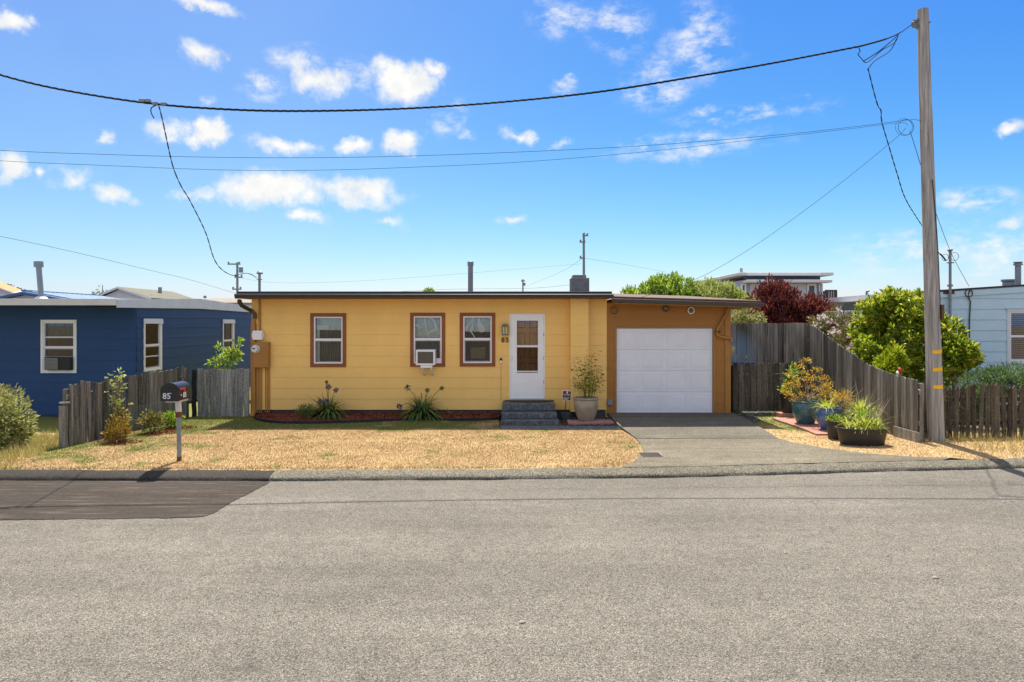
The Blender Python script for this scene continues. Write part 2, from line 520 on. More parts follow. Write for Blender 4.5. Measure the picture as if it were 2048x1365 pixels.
# ------------------------------------------------------------------ helpers: objects
def wloc(o):
    v = Vector((0, 0, 0))
    while o is not None:
        v += o.location
        o = o.parent
    return v


def tag(o, label=None, cat=None, group=None, kind=None):
    for k, v in (('label', label), ('category', cat), ('group', group), ('kind', kind)):
        if v:
            o[k] = v
    return o


def thing(name, label, cat, loc=(0, 0, 0), group=None):
    o = bpy.data.objects.new(name, None)
    o.empty_display_size = .1
    COL.objects.link(o)
    o.location = loc
    return tag(o, label, cat, group)


def link(name, me, material, parent=None, loc=None, rot=None):
    o = bpy.data.objects.new(name, me)
    if material is not None and len(me.materials) == 0:
        me.materials.append(material)
    COL.objects.link(o)
    if parent is not None:
        o.parent = parent
    if loc is not None:
        o.location = Vector(loc) - (wloc(parent) if parent is not None else Vector((0, 0, 0)))
    if rot is not None:
        o.rotation_euler = rot
    return o


class MB:
    """collects shapes in world coordinates and builds them as one mesh object"""
    def __init__(self, T=None):
        self.v, self.f, self.T = [], [], T

    def add(self, vs, fs):
        n = len(self.v)
        for p in vs:
            p = Vector(p)
            self.v.append(self.T @ p if self.T is not None else p)
        self.f += [tuple(i + n for i in q) for q in fs]
        return self

    def hexa(self, p):          # 8 corners: bottom ring, top ring
        return self.add(p, [(3, 2, 1, 0), (4, 5, 6, 7), (0, 1, 5, 4), (1, 2, 6, 5), (2, 3, 7, 6), (3, 0, 4, 7)])

    def box(self, x0, x1, y0, y1, z0, z1):
        return self.hexa([(x0, y0, z0), (x1, y0, z0), (x1, y1, z0), (x0, y1, z0),
                          (x0, y0, z1), (x1, y0, z1), (x1, y1, z1), (x0, y1, z1)])

    def bar(self, a, b, wd, ht, up=(0, 0, 1)):
        a, b = Vector(a), Vector(b)
        d = (b - a).normalized()
        s = d.cross(Vector(up))
        if s.length < 1e-4:
            s = d.cross(Vector((0, 1, 0)))
        s.normalize()
        u = s.cross(d)
        s, u = s * wd / 2, u * ht / 2
        return self.hexa([a - s - u, a + s - u, b + s - u, b - s - u, a - s + u, a + s + u, b + s + u, b - s + u])

    def prism(self, poly, ax, c0, c1):
        """polygon in the two other axes, extruded along axis ax from c0 to c1"""
        def put(p, c):
            q = list(p)
            q.insert(ax, c)
            return q
        n = len(poly)
        vs = [put(p, c0) for p in poly] + [put(p, c1) for p in poly]
        fs = [tuple(range(n - 1, -1, -1)), tuple(range(n, 2 * n))] + [(k, (k + 1) % n, n + (k + 1) % n, n + k) for k in range(n)]
        return self.add(vs, fs)

    def tube(self, pts, r, n=6, caps=True):
        pts = [Vector(p) for p in pts]
        rs = r if isinstance(r, (list, tuple)) else [r] * len(pts)
        vs, fs = [], []
        prev = None
        for k, p in enumerate(pts):
            d = (pts[min(k + 1, len(pts) - 1)] - pts[max(k - 1, 0)])
            d = d.normalized() if d.length > 1e-9 else Vector((0, 0, 1))
            if prev is None:
                prev = d.orthogonal().normalized()
            s = (prev - d * prev.dot(d))
            s = s.normalized() if s.length > 1e-6 else d.orthogonal().normalized()
            prev = s
            u = d.cross(s)
            for j in range(n):
                a_ = 2 * math.pi * j / n
                vs.append(p + (s * math.cos(a_) + u * math.sin(a_)) * rs[k])
        m = len(pts)
        for k in range(m - 1):
            for j in range(n):
                j2 = (j + 1) % n
                fs.append((k * n + j, k * n + j2, (k + 1) * n + j2, (k + 1) * n + j))
        if caps:
            fs.append(tuple(range(n - 1, -1, -1)))
            fs.append(tuple(range((m - 1) * n, m * n)))
        return self.add(vs, fs)

    def ring(self, c, R, r, axis='Y', n=20, k=6):
        pts = []
        for j in range(n + 1):
            a_ = 2 * math.pi * j / n
            q = (R * math.cos(a_), 0, R * math.sin(a_)) if axis == 'Y' else (R * math.cos(a_), R * math.sin(a_), 0)
            pts.append(Vector(c) + Vector(q))
        return self.tube(pts, r, k, False)

    def lathe(self, prof, c, n=28, sx=1, sy=1):
        vs, fs = [], []
        m = len(prof)
        for r, z in prof:
            for j in range(n):
                a_ = 2 * math.pi * j / n
                vs.append((c[0] + r * sx * math.cos(a_), c[1] + r * sy * math.sin(a_), c[2] + z))
        for k in range(m - 1):
            for j in range(n):
                j2 = (j + 1) % n
                fs.append((k * n + j, k * n + j2, (k + 1) * n + j2, (k + 1) * n + j))
        if prof[0][0] > 1e-6:
            fs.append(tuple(range(n - 1, -1, -1)))
        if prof[-1][0] > 1e-6:
            fs.append(tuple(range((m - 1) * n, m * n)))
        return self.add(vs, fs)

    def ball(self, c, r, n=10, m=6):
        prof = [(max(1e-7, r * math.sin(math.pi * k / m)), -r * math.cos(math.pi * k / m)) for k in range(m + 1)]
        return self.lathe(prof, c, n)

    def build(self, name, material, parent=None, smooth=False, bevel=0.0, kind=None, label=None):
        off = wloc(parent) if parent is not None else Vector((0, 0, 0))
        me = bpy.data.meshes.new(name)
        me.from_pydata([tuple(p - off) for p in self.v], [], self.f)
        me.update()
        if smooth:
            me.polygons.foreach_set('use_smooth', [True] * len(me.polygons))
            me.set_sharp_from_angle(angle=math.radians(40))
        o = link(name, me, material, parent)
        if bevel:
            b = o.modifiers.new('bevel', 'BEVEL')
            b.width = bevel
            b.segments = 2
            b.limit_method = 'ANGLE'
        return tag(o, label, None, None, kind)


def B(name, material, parent, *a, **k):
    return MB().box(*a).build(name, material, parent, **k)


def npmesh(name, v, f, material, parent=None, kind=None):
    v = np.asarray(v, dtype=np.float32)
    if parent is not None:
        v = v - np.array(wloc(parent), dtype=np.float32)
    f = np.asarray(f, dtype=np.int32)
    me = bpy.data.meshes.new(name)
    me.vertices.add(len(v))
    me.vertices.foreach_set('co', v.ravel())
    k = f.shape[1]
    me.loops.add(f.size)
    me.loops.foreach_set('vertex_index', f.ravel())
    me.polygons.add(len(f))
    me.polygons.foreach_set('loop_start', np.arange(0, f.size, k, dtype=np.int32))
    me.update(calc_edges=True)
    o = link(name, me, material, parent)
    return tag(o, None, None, None, kind)


def norm(a_):
    return a_ / np.maximum(1e-9, np.linalg.norm(a_, axis=1, keepdims=True))


def leaf_arrays(base, d, L, W, fold=.12):
    n = len(base)
    d = norm(d)
    rnd = norm(RNG.normal(size=(n, 3)) + np.array([0, 0, .8]))
    s = norm(np.cross(d, rnd))
    u = np.cross(s, d)
    L, W = np.asarray(L).reshape(-1, 1), np.asarray(W).reshape(-1, 1)
    mid = base + d * L * .5 + u * L * fold
    v = np.stack([base, mid + s * W / 2, base + d * L - u * L * fold * .6, mid - s * W / 2], 1).reshape(-1, 3)
    k = np.arange(n)[:, None] * 4
    f = np.concatenate([k + np.array([[0, 1, 2]]), k + np.array([[0, 2, 3]])], 0)
    return v, f


def leaves(name, base, d, L, W, material, parent, fold=.12, kind=None):
    v, f = leaf_arrays(base, d, L, W, fold)
    return npmesh(name, v, f, material, parent, kind)


def in_ball(n, c, r, pow_=.45):
    q = norm(RNG.normal(size=(n, 3))) * (RNG.random((n, 1)) ** pow_)
    return np.array(c) + q * np.array(r), q


def crown(name, blobs, n_clump, per, clump_r, L, W, material, parent, up=.5, pow_=.35, zmin=None):
    """clumps of leaves through the volume of a few ellipsoids"""
    bs, ds = [], []
    tot = sum(b[1][0] * b[1][1] + b[1][0] * b[1][2] for b in blobs)
    for c, r in blobs:
        m = max(3, int(n_clump * (r[0] * r[1] + r[0] * r[2]) / tot))
        cc, q = in_ball(m, c, r, pow_)
        for k in range(m):
            pp = max(3, int(per * RNG.uniform(.6, 1.4)))
            b_, q2 = in_ball(pp, cc[k], [clump_r * RNG.uniform(.6, 1.3)] * 3, .6)
            bs.append(b_)
            ds.append(q2 * .9 + q[k] * .6 + np.array([0, 0, up]))
    b, d = np.concatenate(bs), np.concatenate(ds)
    if zmin is not None:
        keep = b[:, 2] > zmin
        b, d = b[keep], d[keep]
    n = len(b)
    return leaves(name, b, d, L * RNG.uniform(.6, 1.25, n), W * RNG.uniform(.7, 1.2, n), material, parent)


def strips(name, specs, material, parent, segs=5):
    """arching strap leaves: (base, direction, length, width, droop)"""
    vs, fs = [], []
    for base, d, L, W, droop in specs:
        p = Vector(base)
        d = Vector(d).normalized()
        side = d.cross(Vector((0, 0, 1)))
        side = side.normalized() if side.length > 1e-3 else Vector((1, 0, 0))
        n0 = len(vs)
        for k in range(segs + 1):
            t = k / segs
            wd = W * (1 - t ** 2.2) * .5 + .0008
            vs += [p - side * wd, p + side * wd]
            p = p + d * (L / segs)
            d = (d + Vector((0, 0, -droop / segs))).normalized()
        for k in range(segs):
            a_ = n0 + 2 * k
            fs.append((a_, a_ + 1, a_ + 3, a_ + 2))
    return npmesh(name, vs, fs, material, parent)


def limbs(name, base, tips, r0, material, parent, sway=.15):
    m = MB()
    for tp in tips:
        a_, b_ = Vector(base), Vector(tp)
        L = (b_ - a_).length
        j = Vector((random.uniform(-1, 1), random.uniform(-1, 1), 0)) * L * sway
        pts = [a_.lerp(b_, t) + j * math.sin(math.pi * t) for t in (0, .25, .5, .75, 1)]
        m.tube(pts, [r0, r0 * .8, r0 * .6, r0 * .4, r0 * .18], 6)
    return m.build(name, material, parent, smooth=True)


def sheet(name, poly, hf, off, material, spacing=.5, kind='structure', thick=0.0, parent=None):
    """ground surface: a polygon seen from above laid on the height function"""
    xs, ys = [p[0] for p in poly], [p[1] for p in poly]
    pts = [Vector(p) for p in poly]
    dense = []
    for k in range(len(pts)):
        a_, b_ = pts[k], pts[(k + 1) % len(pts)]
        n = max(1, int((b_ - a_).length / spacing))
        dense += [a_.lerp(b_, j / n) for j in range(n)]
    nb = len(dense)
    verts = list(dense)

    def inside(x, y):
        c = False
        for k in range(nb):
            x0, y0 = dense[k]
            x1, y1 = dense[(k + 1) % nb]
            if (y0 > y) != (y1 > y) and x < (x1 - x0) * (y - y0) / (y1 - y0) + x0:
                c = not c
        return c
    gx = np.arange(min(xs) + spacing * .5, max(xs), spacing)
    gy = np.arange(min(ys) + spacing * .5, max(ys), spacing)
    for x in gx:
        for y in gy:
            if inside(x, y):
                verts.append(Vector((x, y)))
    vo, _e, fo, *_ = geometry.delaunay_2d_cdt(verts, [(k, (k + 1) % nb) for k in range(nb)], [], 1, 1e-5)
    me = bpy.data.meshes.new(name)
    me.from_pydata([(p.x, p.y, hf(p.x, p.y) + off) for p in vo], [], [tuple(f) for f in fo])
    me.update()
    o = link(name, me, material, parent)
    if thick:
        s = o.modifiers.new('thick', 'SOLIDIFY')
        s.thickness = thick
        s.offset = -1
    o['poly'] = 0
    del o['poly']
    return tag(o, None, None, None, kind)


def text_mesh(name, txt, size, material, parent, loc, rot=(math.pi / 2, 0, 0), depth=.002, bold=.0):
    cu = bpy.data.curves.new(name, 'FONT')
    cu.body = txt
    cu.size = size
    cu.extrude = depth
    cu.offset = bold
    cu.align_x = 'CENTER'
    cu.align_y = 'CENTER'
    cu.resolution_u = 3
    tmp = bpy.data.objects.new(name + '_tmp', cu)
    me = bpy.data.meshes.new_from_object(tmp)
    bpy.data.objects.remove(tmp)
    me.materials.clear()
    return link(name, me, material, parent, loc, rot)


# ------------------------------------------------------------------ the setting
# ground: one sheet with the rise behind the road edge, out to the horizon
gx = sorted(set([-900, -400, -150, -90] + list(np.arange(-60, 61, 2.0)) + [90, 150, 400, 900]))
gts = [-400, -120, -40, -25, -8, -.06, .05, BERM, 1.2, 2.4, 3.4, 6, 10, 20, 40, 90, 200, 500, 1200]
gv, gf = [], []
for x in gx:
    for t in gts:
        y = curb_y(x) + t
        gv.append((x, y, h(x, y) - (.03 if t > 0 else .06)))
ng = len(gts)
for i in range(len(gx) - 1):
    for j in range(ng - 1):
        gf.append((i * ng + j, (i + 1) * ng + j, (i + 1) * ng + j + 1, i * ng + j + 1))
npmesh('ground', gv, gf, MT['soil'], kind='structure')

# road
rx = sorted(set([-60, -40, -25] + list(np.arange(-14, 15, .5)) + [18, 22, 30, 45, 60]))
rv, rf = [], []
for x in rx:
    for k in range(9):
        rv.append((x, curb_y(x) - 16 + 16.04 * k / 8, 0.0))
for i in range(len(rx) - 1):
    for k in range(8):
        rf.append((i * 9 + k, (i + 1) * 9 + k, (i + 1) * 9 + k + 1, i * 9 + k + 1))
npmesh('road', rv, rf, MT['road'], kind='structure')

# new dark asphalt laid over the old at the left
dp = [G(px, py) for px, py in ((-700, 1044), (0, 1041), (150, 1039), (300, 1038), (405, 1035), (430, 1026), (458, 1008), (490, 992), (520, 976), (541, 965.5))]
rp_ = random.Random(3)
dq = []
for p_, q_ in zip(dp[1:-1], dp[2:]):
    for j in range(8):
        dq.append((p_[0] + (q_[0] - p_[0]) * j / 8 + rp_.uniform(-.012, .012), p_[1] + (q_[1] - p_[1]) * j / 8 + rp_.uniform(-.02, .02)))
poly = dp[:1] + dq + dp[-1:] + [(x, curb_y(x) - .015) for x in np.arange(-3.9, -15, -.7)]
sheet('road_patch', poly, lambda x, y: 0.0, .007, MT['patch'], .6)

SPLIT = -3.74
PROF = [(0.0, -.01), (.015, .035), (.05, .056), (.12, .075), (.22, .092), (BERM - .03, .102), (BERM + .06, .088)]


def berm(name, x0, x1, material):
    xs = list(np.arange(x0, x1, .12)) + [x1]
    v, f = [], []
    rn = random.Random(5)
    for x in xs:
        wob = .018 * math.sin(x * 2.3) + .012 * math.sin(x * 7.1 + 1) + rn.uniform(-.006, .006)
        for k, (t, z) in enumerate(PROF):
            v.append((x, curb_y(x) + t + wob * (1 if 0 < k < 6 else .5 if k == 0 else 1), z + (rn.uniform(-.004, .004) if k else 0)))
    m = len(PROF)
    for i in range(len(xs) - 1):
        for k in range(m - 1):
            f.append((i * m + k, (i + 1) * m + k, (i + 1) * m + k + 1, i * m + k + 1))
    return npmesh(name, v, f, material, kind='structure')


berm('curb', SPLIT, 20, MT['curb'])
berm('new_curb', -20, SPLIT - .004, MT['curb_dark'])

# lawn and verge
edge = [G(px, py) for px, py in ((1240, 936), (1268, 924), (1286, 908), (1284, 894), (1268, 876), (1245, 862), (1216, 853))]
top = [(x, curb_y(x) + BERM - .03) for x in np.arange(-16, 1.6, .8)]
lawn_poly = top + edge[:-1] + [(2.40, 15.24), (-.27, 15.24), (-.35, 17.2), (-6.5, 17.2), (-6.7, 24), (-16, 24)]
sheet('lawn', lawn_poly, h, .006, MT['lawn'], .7)
vedge = [G(px, py) for px, py in ((1484, 834), (1506, 852), (1530, 870), (1580, 885), (1650, 898), (1740, 909), (1830, 915), (1905, 917))]
vtop = [(x, curb_y(x) + BERM - .03) for x in np.arange(vedge[-1][0] + .3, 16, .8)]
verge_poly = vedge + vtop + [(16, 15.5), (8.25, 15.0), (8.4, 19.4), (5.6, 19.4)]
sheet('verge', verge_poly, h, .006, MT['lawn'], .7)

# driveway: upper slab by the garage, lower flared slab
yj = 14.0
dl = [p for p in edge if p[1] < yj]
dr = [p for p in vedge if p[1] < yj]
btop = [(x, curb_y(x) + BERM - .02) for x in np.arange(dl[0][0] + .1, dr[-1][0], .5)]
lo = [(edge[4][0] + .01, yj - .012)] + dl[::-1] + btop + dr[::-1] + [(np.interp(yj, [p[1] for p in vedge[::-1]], [p[0] for p in vedge[::-1]]) + .0, yj - .012)]
sheet('driveway', lo, hd, .012, MT['drive'], .5)
xr = float(np.interp(yj, [p[1] for p in vedge[::-1]], [p[0] for p in vedge[::-1]]))
up_ = [(edge[4][0] + .02, yj + .012), (xr, yj + .012), (5.62, 16.4), (5.56, 17.6), (2.42, 17.6), (2.42, 15.6)]
sheet('driveway_slab', up_, hd, .010, MT['slab'], .5, thick=.1)
sheet('path', [(-.25, 15.25), (2.5, 15.25), (2.42, 15.66), (-.25, 15.74)], lambda x, y: .05, .012, MT['stepc'], .5)
sheet('gravel_strip', [(1.22, 15.66), (2.42, 15.66), (2.42, 17.3), (1.22, 17.3)], lambda x, y: .05, .008, MT['gravel'], .5)
sheet('gravel_corner', [(5.5, 17.45), (5.66, 16.0), (6.3, 17.5), (7.2, 18.3), (5.5, 18.3)], lambda x, y: .05, .014, MT['gravel'], .5)

# dry grass blades
def in_poly(x, y, poly):
    c = np.zeros(len(x), bool)
    n = len(poly)
    for k in range(n):
        x0, y0 = poly[k]
        x1, y1 = poly[(k + 1) % n]
        if y0 == y1:
            continue
        c ^= ((y0 > y) != (y1 > y)) & (x < (x1 - x0) * (y - y0) / (y1 - y0) + x0)
    return c


def grass(name, poly, n, hmin, hmax, wd, label, lean=.5, box_=None, material=None):
    xs, ys = [p[0] for p in poly], [p[1] for p in poly]
    bx = box_ or (min(xs), max(xs), min(ys), max(ys))
    x = RNG.uniform(bx[0], bx[1], n)
    y = RNG.uniform(bx[2], bx[3], n)
    keep = in_poly(x, y, poly) & (np.abs(x) < y * .80 + .3)
    x, y = x[keep], y[keep]
    x, y = x + RNG.normal(0, .035, len(x)), y + RNG.normal(0, .035, len(x))
    t = y - np.interp(x, CX, CY)
    z = np.where(t < BERM, .1 * np.clip(t, 0, None) / BERM, .10 - .05 * np.minimum(1, (t - BERM) / 3.0))
    m = len(x)
    L = RNG.uniform(hmin, hmax, m)
    a_ = RNG.uniform(0, 2 * math.pi, m)
    la = RNG.normal(0, lean, m)
    lb = RNG.uniform(0, 2 * math.pi, m)
    b = np.stack([x, y, z], 1)
    s = np.stack([np.cos(a_), np.sin(a_), np.zeros(m)], 1) * (wd * RNG.uniform(.6, 1.4, m))[:, None]
    tip = b + np.stack([np.cos(lb) * la * L, np.sin(lb) * la * L, L], 1)
    v = np.stack([b - s, b + s, tip], 1).reshape(-1, 3)
    f = np.arange(3 * m).reshape(-1, 3)
    o = npmesh(name, v, f, material or MT['blade'], kind='stuff')
    tag(o, label)
    return o


grass('lawn_grass', lawn_poly, 340000, .012, .038, .0034, 'short dried straw coloured lawn grass with green patches', .7, (-9.5, 3.0, 10.8, 17.2))
grass('verge_grass', verge_poly, 70000, .012, .042, .0042, 'short dried grass on the verge beside the driveway and pole', .7, (5.5, 11.5, 10.8, 19))


# ------------------------------------------------------------------ buildings: shared builders
def wallT(origin, face):
    """local frame of a wall: x to the right seen from outside, y inwards, z up"""
    o = Vector(origin)
    if face == 'S':       # faces the street
        M = Matrix(((1, 0, 0), (0, 1, 0), (0, 0, 1)))
    elif face == 'E':     # faces +X
        M = Matrix(((0, -1, 0), (1, 0, 0), (0, 0, 1)))
    else:                 # 'W' faces -X
        M = Matrix(((0, 1, 0), (-1, 0, 0), (0, 0, 1)))
    return Matrix.Translation(o) @ M.to_4x4()


def siding(parent, T, u0, u1, z0, ztop, course, openings, material, lap=.010, th=.03, seams=()):
    """lap boards course by course, cut round the openings; ztop is a height or a function of u"""
    zt = ztop if callable(ztop) else (lambda u: ztop)
    zm = max(zt(u0), zt(u1))
    z = z0
    while z < zm - .01:
        zb, ze = z, min(z + course, zm)
        cuts = sorted(set([u0, u1] + [c for o in openings for c in (o[0], o[1]) if u0 < c < u1] + list(seams)))
        # split vertically too where an opening starts or ends inside the course
        for a_, b_ in zip(cuts[:-1], cuts[1:]):
            spans = [(zb, ze)]
            for (ou0, ou1, oz0, oz1) in openings:
                if a_ >= ou0 - 1e-6 and b_ <= ou1 + 1e-6:
                    ns = []
                    for p, q in spans:
                        if oz1 <= p or oz0 >= q:
                            ns.append((p, q))
                        else:
                            if oz0 > p + .004:
                                ns.append((p, oz0))
                            if oz1 < q - .004:
                                ns.append((oz1, q))
                    spans = ns
            for p, q in spans:
                qa, qb = min(q, zt(a_)), min(q, zt(b_))
                if qa <= p + .01 and qb <= p + .01:
                    continue
                qa, qb = max(qa, p + .002), max(qb, p + .002)
                f0 = lap * (1 - (p - zb) / course)
                f1 = lap * (1 - (min(q, zb + course) - zb) / course)
                g = .0 if a_ in (u0,) else .0006
                MB(T).hexa([(a_ + g, -f0, p + .0015), (b_ - g, -f0, p + .0015), (b_ - g, th, p + .0015), (a_ + g, th, p + .0015),
                            (a_ + g, -f1, qa), (b_ - g, -f1, qb), (b_ - g, th, qb), (a_ + g, th, qa)]).build('siding_board', material, parent)
        z += course


def ringm(T, u0, u1, z0, z1, wd, d0, d1):
    m = MB(T)
    m.box(u0, u1, d0, d1, z1 - wd, z1).box(u0, u1, d0, d1, z0, z0 + wd)
    m.box(u0, u0 + wd, d0, d1, z0 + wd, z1 - wd).box(u1 - wd, u1, d0, d1, z0 + wd, z1 - wd)
    return m


def window(parent, T, u0, u1, z0, z1, trim_w, trim, frame, curtains=None, rail=.49, lower=True, sub=None):
    """double-hung window: trim boards round it, frame, meeting rail, two panes; u0..z1 is the outside of the trim"""
    tr = ringm(T, u0, u1, z0, z1, trim_w, -.028, .02).build('window', trim, parent, bevel=.003)
    a_, b_, c, d = u0 + trim_w - .004, u1 - trim_w + .004, z0 + trim_w - .004, z1 - trim_w + .004
    fw = .038
    ringm(T, a_, b_, c, d, fw, -.012, .06).build('frame', frame, tr, bevel=.002)
    zm = c + (d - c) * (1 - rail)
    MB(T).box(a_ + fw, b_ - fw, .0, .05, zm - .03, zm + .03).build('meeting_rail', frame, tr, bevel=.003)
    ringm(T, a_ + fw + .001, b_ - fw - .001, c + fw + .001, zm - .031, .022, .012, .045).build('sash', MT['grey'] if frame is MT['vinyl'] else frame, tr)
    MB(T).box(a_ + fw, b_ - fw, .034, .038, zm + .02, d - fw).build('pane', MT['glass'], tr)
    MB(T).box(a_ + fw + .02, b_ - fw - .02, .030, .034, c + fw + .02, zm - .02).build('pane', MT['glass'], tr)
    return tr, (a_ + fw, b_ - fw, c + fw, d - fw, zm)


def drape(T, u0, u1, z0, z1, d, amp=.012, waves=9, n=50):
    m = MB(T)
    vs, fs = [], []
    for k in range(n + 1):
        u = u0 + (u1 - u0) * k / n
        dd = d + amp * math.sin(2 * math.pi * waves * k / n) + amp * .5 * math.sin(2 * math.pi * waves * 2.3 * k / n)
        vs += [(u, dd, z0), (u, dd, z1)]
    for k in range(n):
        fs.append((2 * k, 2 * k + 2, 2 * k + 3, 2 * k + 1))
    return m.add(vs, fs)


# ------------------------------------------------------------------ the yellow house
HY = 17.3
HX0, HX1 = X(503, HY), X(1213.5, HY)
ZT, ZB = 3.035, Z(820, HY)
house = thing('yellow_house', 'single storey yellow ochre house with dark gutter, brown window trim and white door', 'house', (HX0, HY, 0))
T = wallT((0, HY, 0), 'S')
U = lambda px: X(px, HY)
V = lambda py: Z(py, HY)
W1 = (U(621), U(692.5), V(734.5), V(627))
W2 = (U(820.5), U(890.5), V(734), V(626))
W3 = (U(919.5), U(990.5), V(733.5), V(626))
DR = (U(1019), U(1089.5), V(798), V(627.5))
TW = .088
inn = lambda r: (r[0] + TW - .012, r[1] - TW + .012, r[2] + TW - .012, r[3] - TW + .012)
openings = [inn(W1), inn(W2), inn(W3), (DR[0] + .01, DR[1] - .01, DR[2], DR[3] - .01)]
CB0, CB1 = X(1141, 17.05), X(1177, 17.05)
siding(house, T, HX0 + .005, HX1, ZB, ZT, .272, openings, MT['yellow'])
B('side_wall', MT['yellow'], house, HX0, HX0 + .08, HY + .032, HY + 8.0, .05, ZT)
B('side_wall', MT['yellow'], house, HX1 - .08, HX1, HY + .032, HY + 8.0, .05, ZT)
B('rear_wall', MT['yellow'], house, HX0 + .081, HX1 - .081, HY + 7.92, HY + 8.0, .05, ZT)
B('room_floor', MT['dark'], house, HX0 + .081, HX1 - .081, HY + .05, HY + 7.9, .2, .25)
B('room_partition', MT['dark'], house, HX0 + .081, HX1 - .081, HY + 2.4, HY + 2.45, .26, ZT - .01)
B('foundation', MT['found'], house, HX0 + .03, HX1 - .03, HY + .02, HY + .10, -.05, ZB - .003)
B('corner_board', MT['panel'], house, HX0 - .012, HX0 + .135, HY - .028, HY - .0135, ZB - .08, ZT - .62)
# roof slab, drip edge, gutter
EY = 16.82
RX0, RX1 = X(472, EY), X(1226, EY)
B('roof', MT['roof'], house, RX0 + .02, RX1 - .02, EY + .02, HY + 8.3, 3.15, 3.212, bevel=.006)
B('soffit', MT['trim'], house, RX0 + .03, RX1 - .03, EY + .12, HY + 8.2, ZT + .002, 3.149)
gm = MB()
gp = [(EY - .085, 3.142), (EY - .098, 3.13), (EY - .098, 3.105), (EY - .07, 3.085), (EY - .06, 3.032), (EY + .03, 3.032), (EY + .03, 3.146), (EY + .022, 3.146), (EY + .022, 3.04), (EY - .052, 3.04), (EY - .062, 3.09), (EY - .088, 3.112), (EY - .088, 3.128), (EY - .08, 3.134)]
gm.prism(gp, 0, RX0, RX1)
gut = gm.build('gutter', MT['gutter'], house)
for xe in (RX0 - .004, RX1):
    MB().prism([(EY - .1, 3.145), (EY - .1, 3.1), (EY - .062, 3.03), (EY + .03, 3.03), (EY + .03, 3.148)], 0, xe, xe + .004).build('gutter_end', MT['gutter'], gut)
B('drip_edge', MT['galv'], house, RX0 + .02, RX1 - .02, EY - .012, EY + .016, 3.146, 3.156)
# downspout: elbow under the gutter, then down the corner
Yd = HY - .055
ds = MB()
pts = [P(479, 600, EY - .02), P(479, 604, EY), P(484, 612, 16.95), P(503, 622, 17.2), P(509, 628, Yd), P(509.5, 636, Yd)]
for a_, b_ in zip(pts[:-1], pts[1:]):
    ds.bar(a_, b_ + (b_ - a_).normalized() * .02, .085, .065, (0, 1, 0))
ds.build('downspout_elbow', MT['gutter'], house)
MB().bar(P(507.5, 634, Yd), P(508.5, 822, Yd), .075, .055, (0, 1, 0)).build('downspout', MT['panel'], house, bevel=.006)
MB().bar(P(508.5, 820, Yd), P(505, 834, Yd - .25), .08, .06, (0, 1, 0)).build('downspout_shoe', MT['panel'], house)
# painted chimney breast and stack
siding(house, wallT((0, 17.05, 0), 'S'), CB0, CB1, ZB - .02, ZT, .272, [], MT['yellow'], .004, .05)
B('chimney_breast', MT['yellow'], house, CB0 + .002, CB1 - .002, 17.1, HY - .013, ZB - .02, ZT)
ch = MB()
c0, c1 = X(1141, 17.5), X(1177, 17.5)
st = B('chimney', MT['concrete'], house, c0, c1, 17.3, 17.8, 3.2, Z(557, 17.5), bevel=.012)
B('chimney_cap', MT['concrete'], st, c0 + .05, c1 - .07, 17.36, 17.74, Z(557, 17.5), Z(551, 17.5), bevel=.012)
# flue pipe
fy = 20.0
fl = MB().lathe([(.075, 3.2), (.075, Z(531, fy))], (X(941, fy), fy, 0), 16).build('flue', MT['grey'], house, smooth=True)
MB().lathe([(.09, Z(532, fy)), (.09, Z(524, fy)), (.08, Z(523.5, fy))], (X(941, fy), fy, 0), 16).build('flue_cap', MT['galv'], fl, smooth=True)
# windows
tr, (a_, b_, c, d, zm) = window(house, T, *W1, TW, MT['trim'], MT['vinyl'])
drape(T, a_, b_, zm + (d - zm) * .44, d, .10, .008, 4).build('curtain', MT['curtain'], tr)
drape(T, a_ - .03, b_ + .03, c - .05, zm + (d - zm) * .5, .14, .018, 11).build('curtain', MT['teal'], tr)
B('reflection_panel', MT['lace'], tr, a_ + .01, a_ + .33, HY + .075, HY + .08, zm + (d - zm) * .45, zm + (d - zm) * .66)  # pale sheet standing in for a white house reflected in the pane
drape(T, a_ + .01, a_ + .09, c, d, .085, .01, 3, 20).build('curtain', MT['curtain'], tr)


def swag(T, pts, r, parent, name='lace_swag'):
    m = MB(T)
    n0 = len(pts)
    vs, fs = [], []
    for k, (u, z, wd) in enumerate(pts):
        vs += [(u - wd, .062 + .004 * (k % 2), z), (u + wd, .066 - .004 * (k % 2), z)]
    for k in range(n0 - 1):
        fs.append((2 * k, 2 * k + 1, 2 * k + 3, 2 * k + 2))
    return m.add(vs, fs).build(name, MT['lace'], parent)


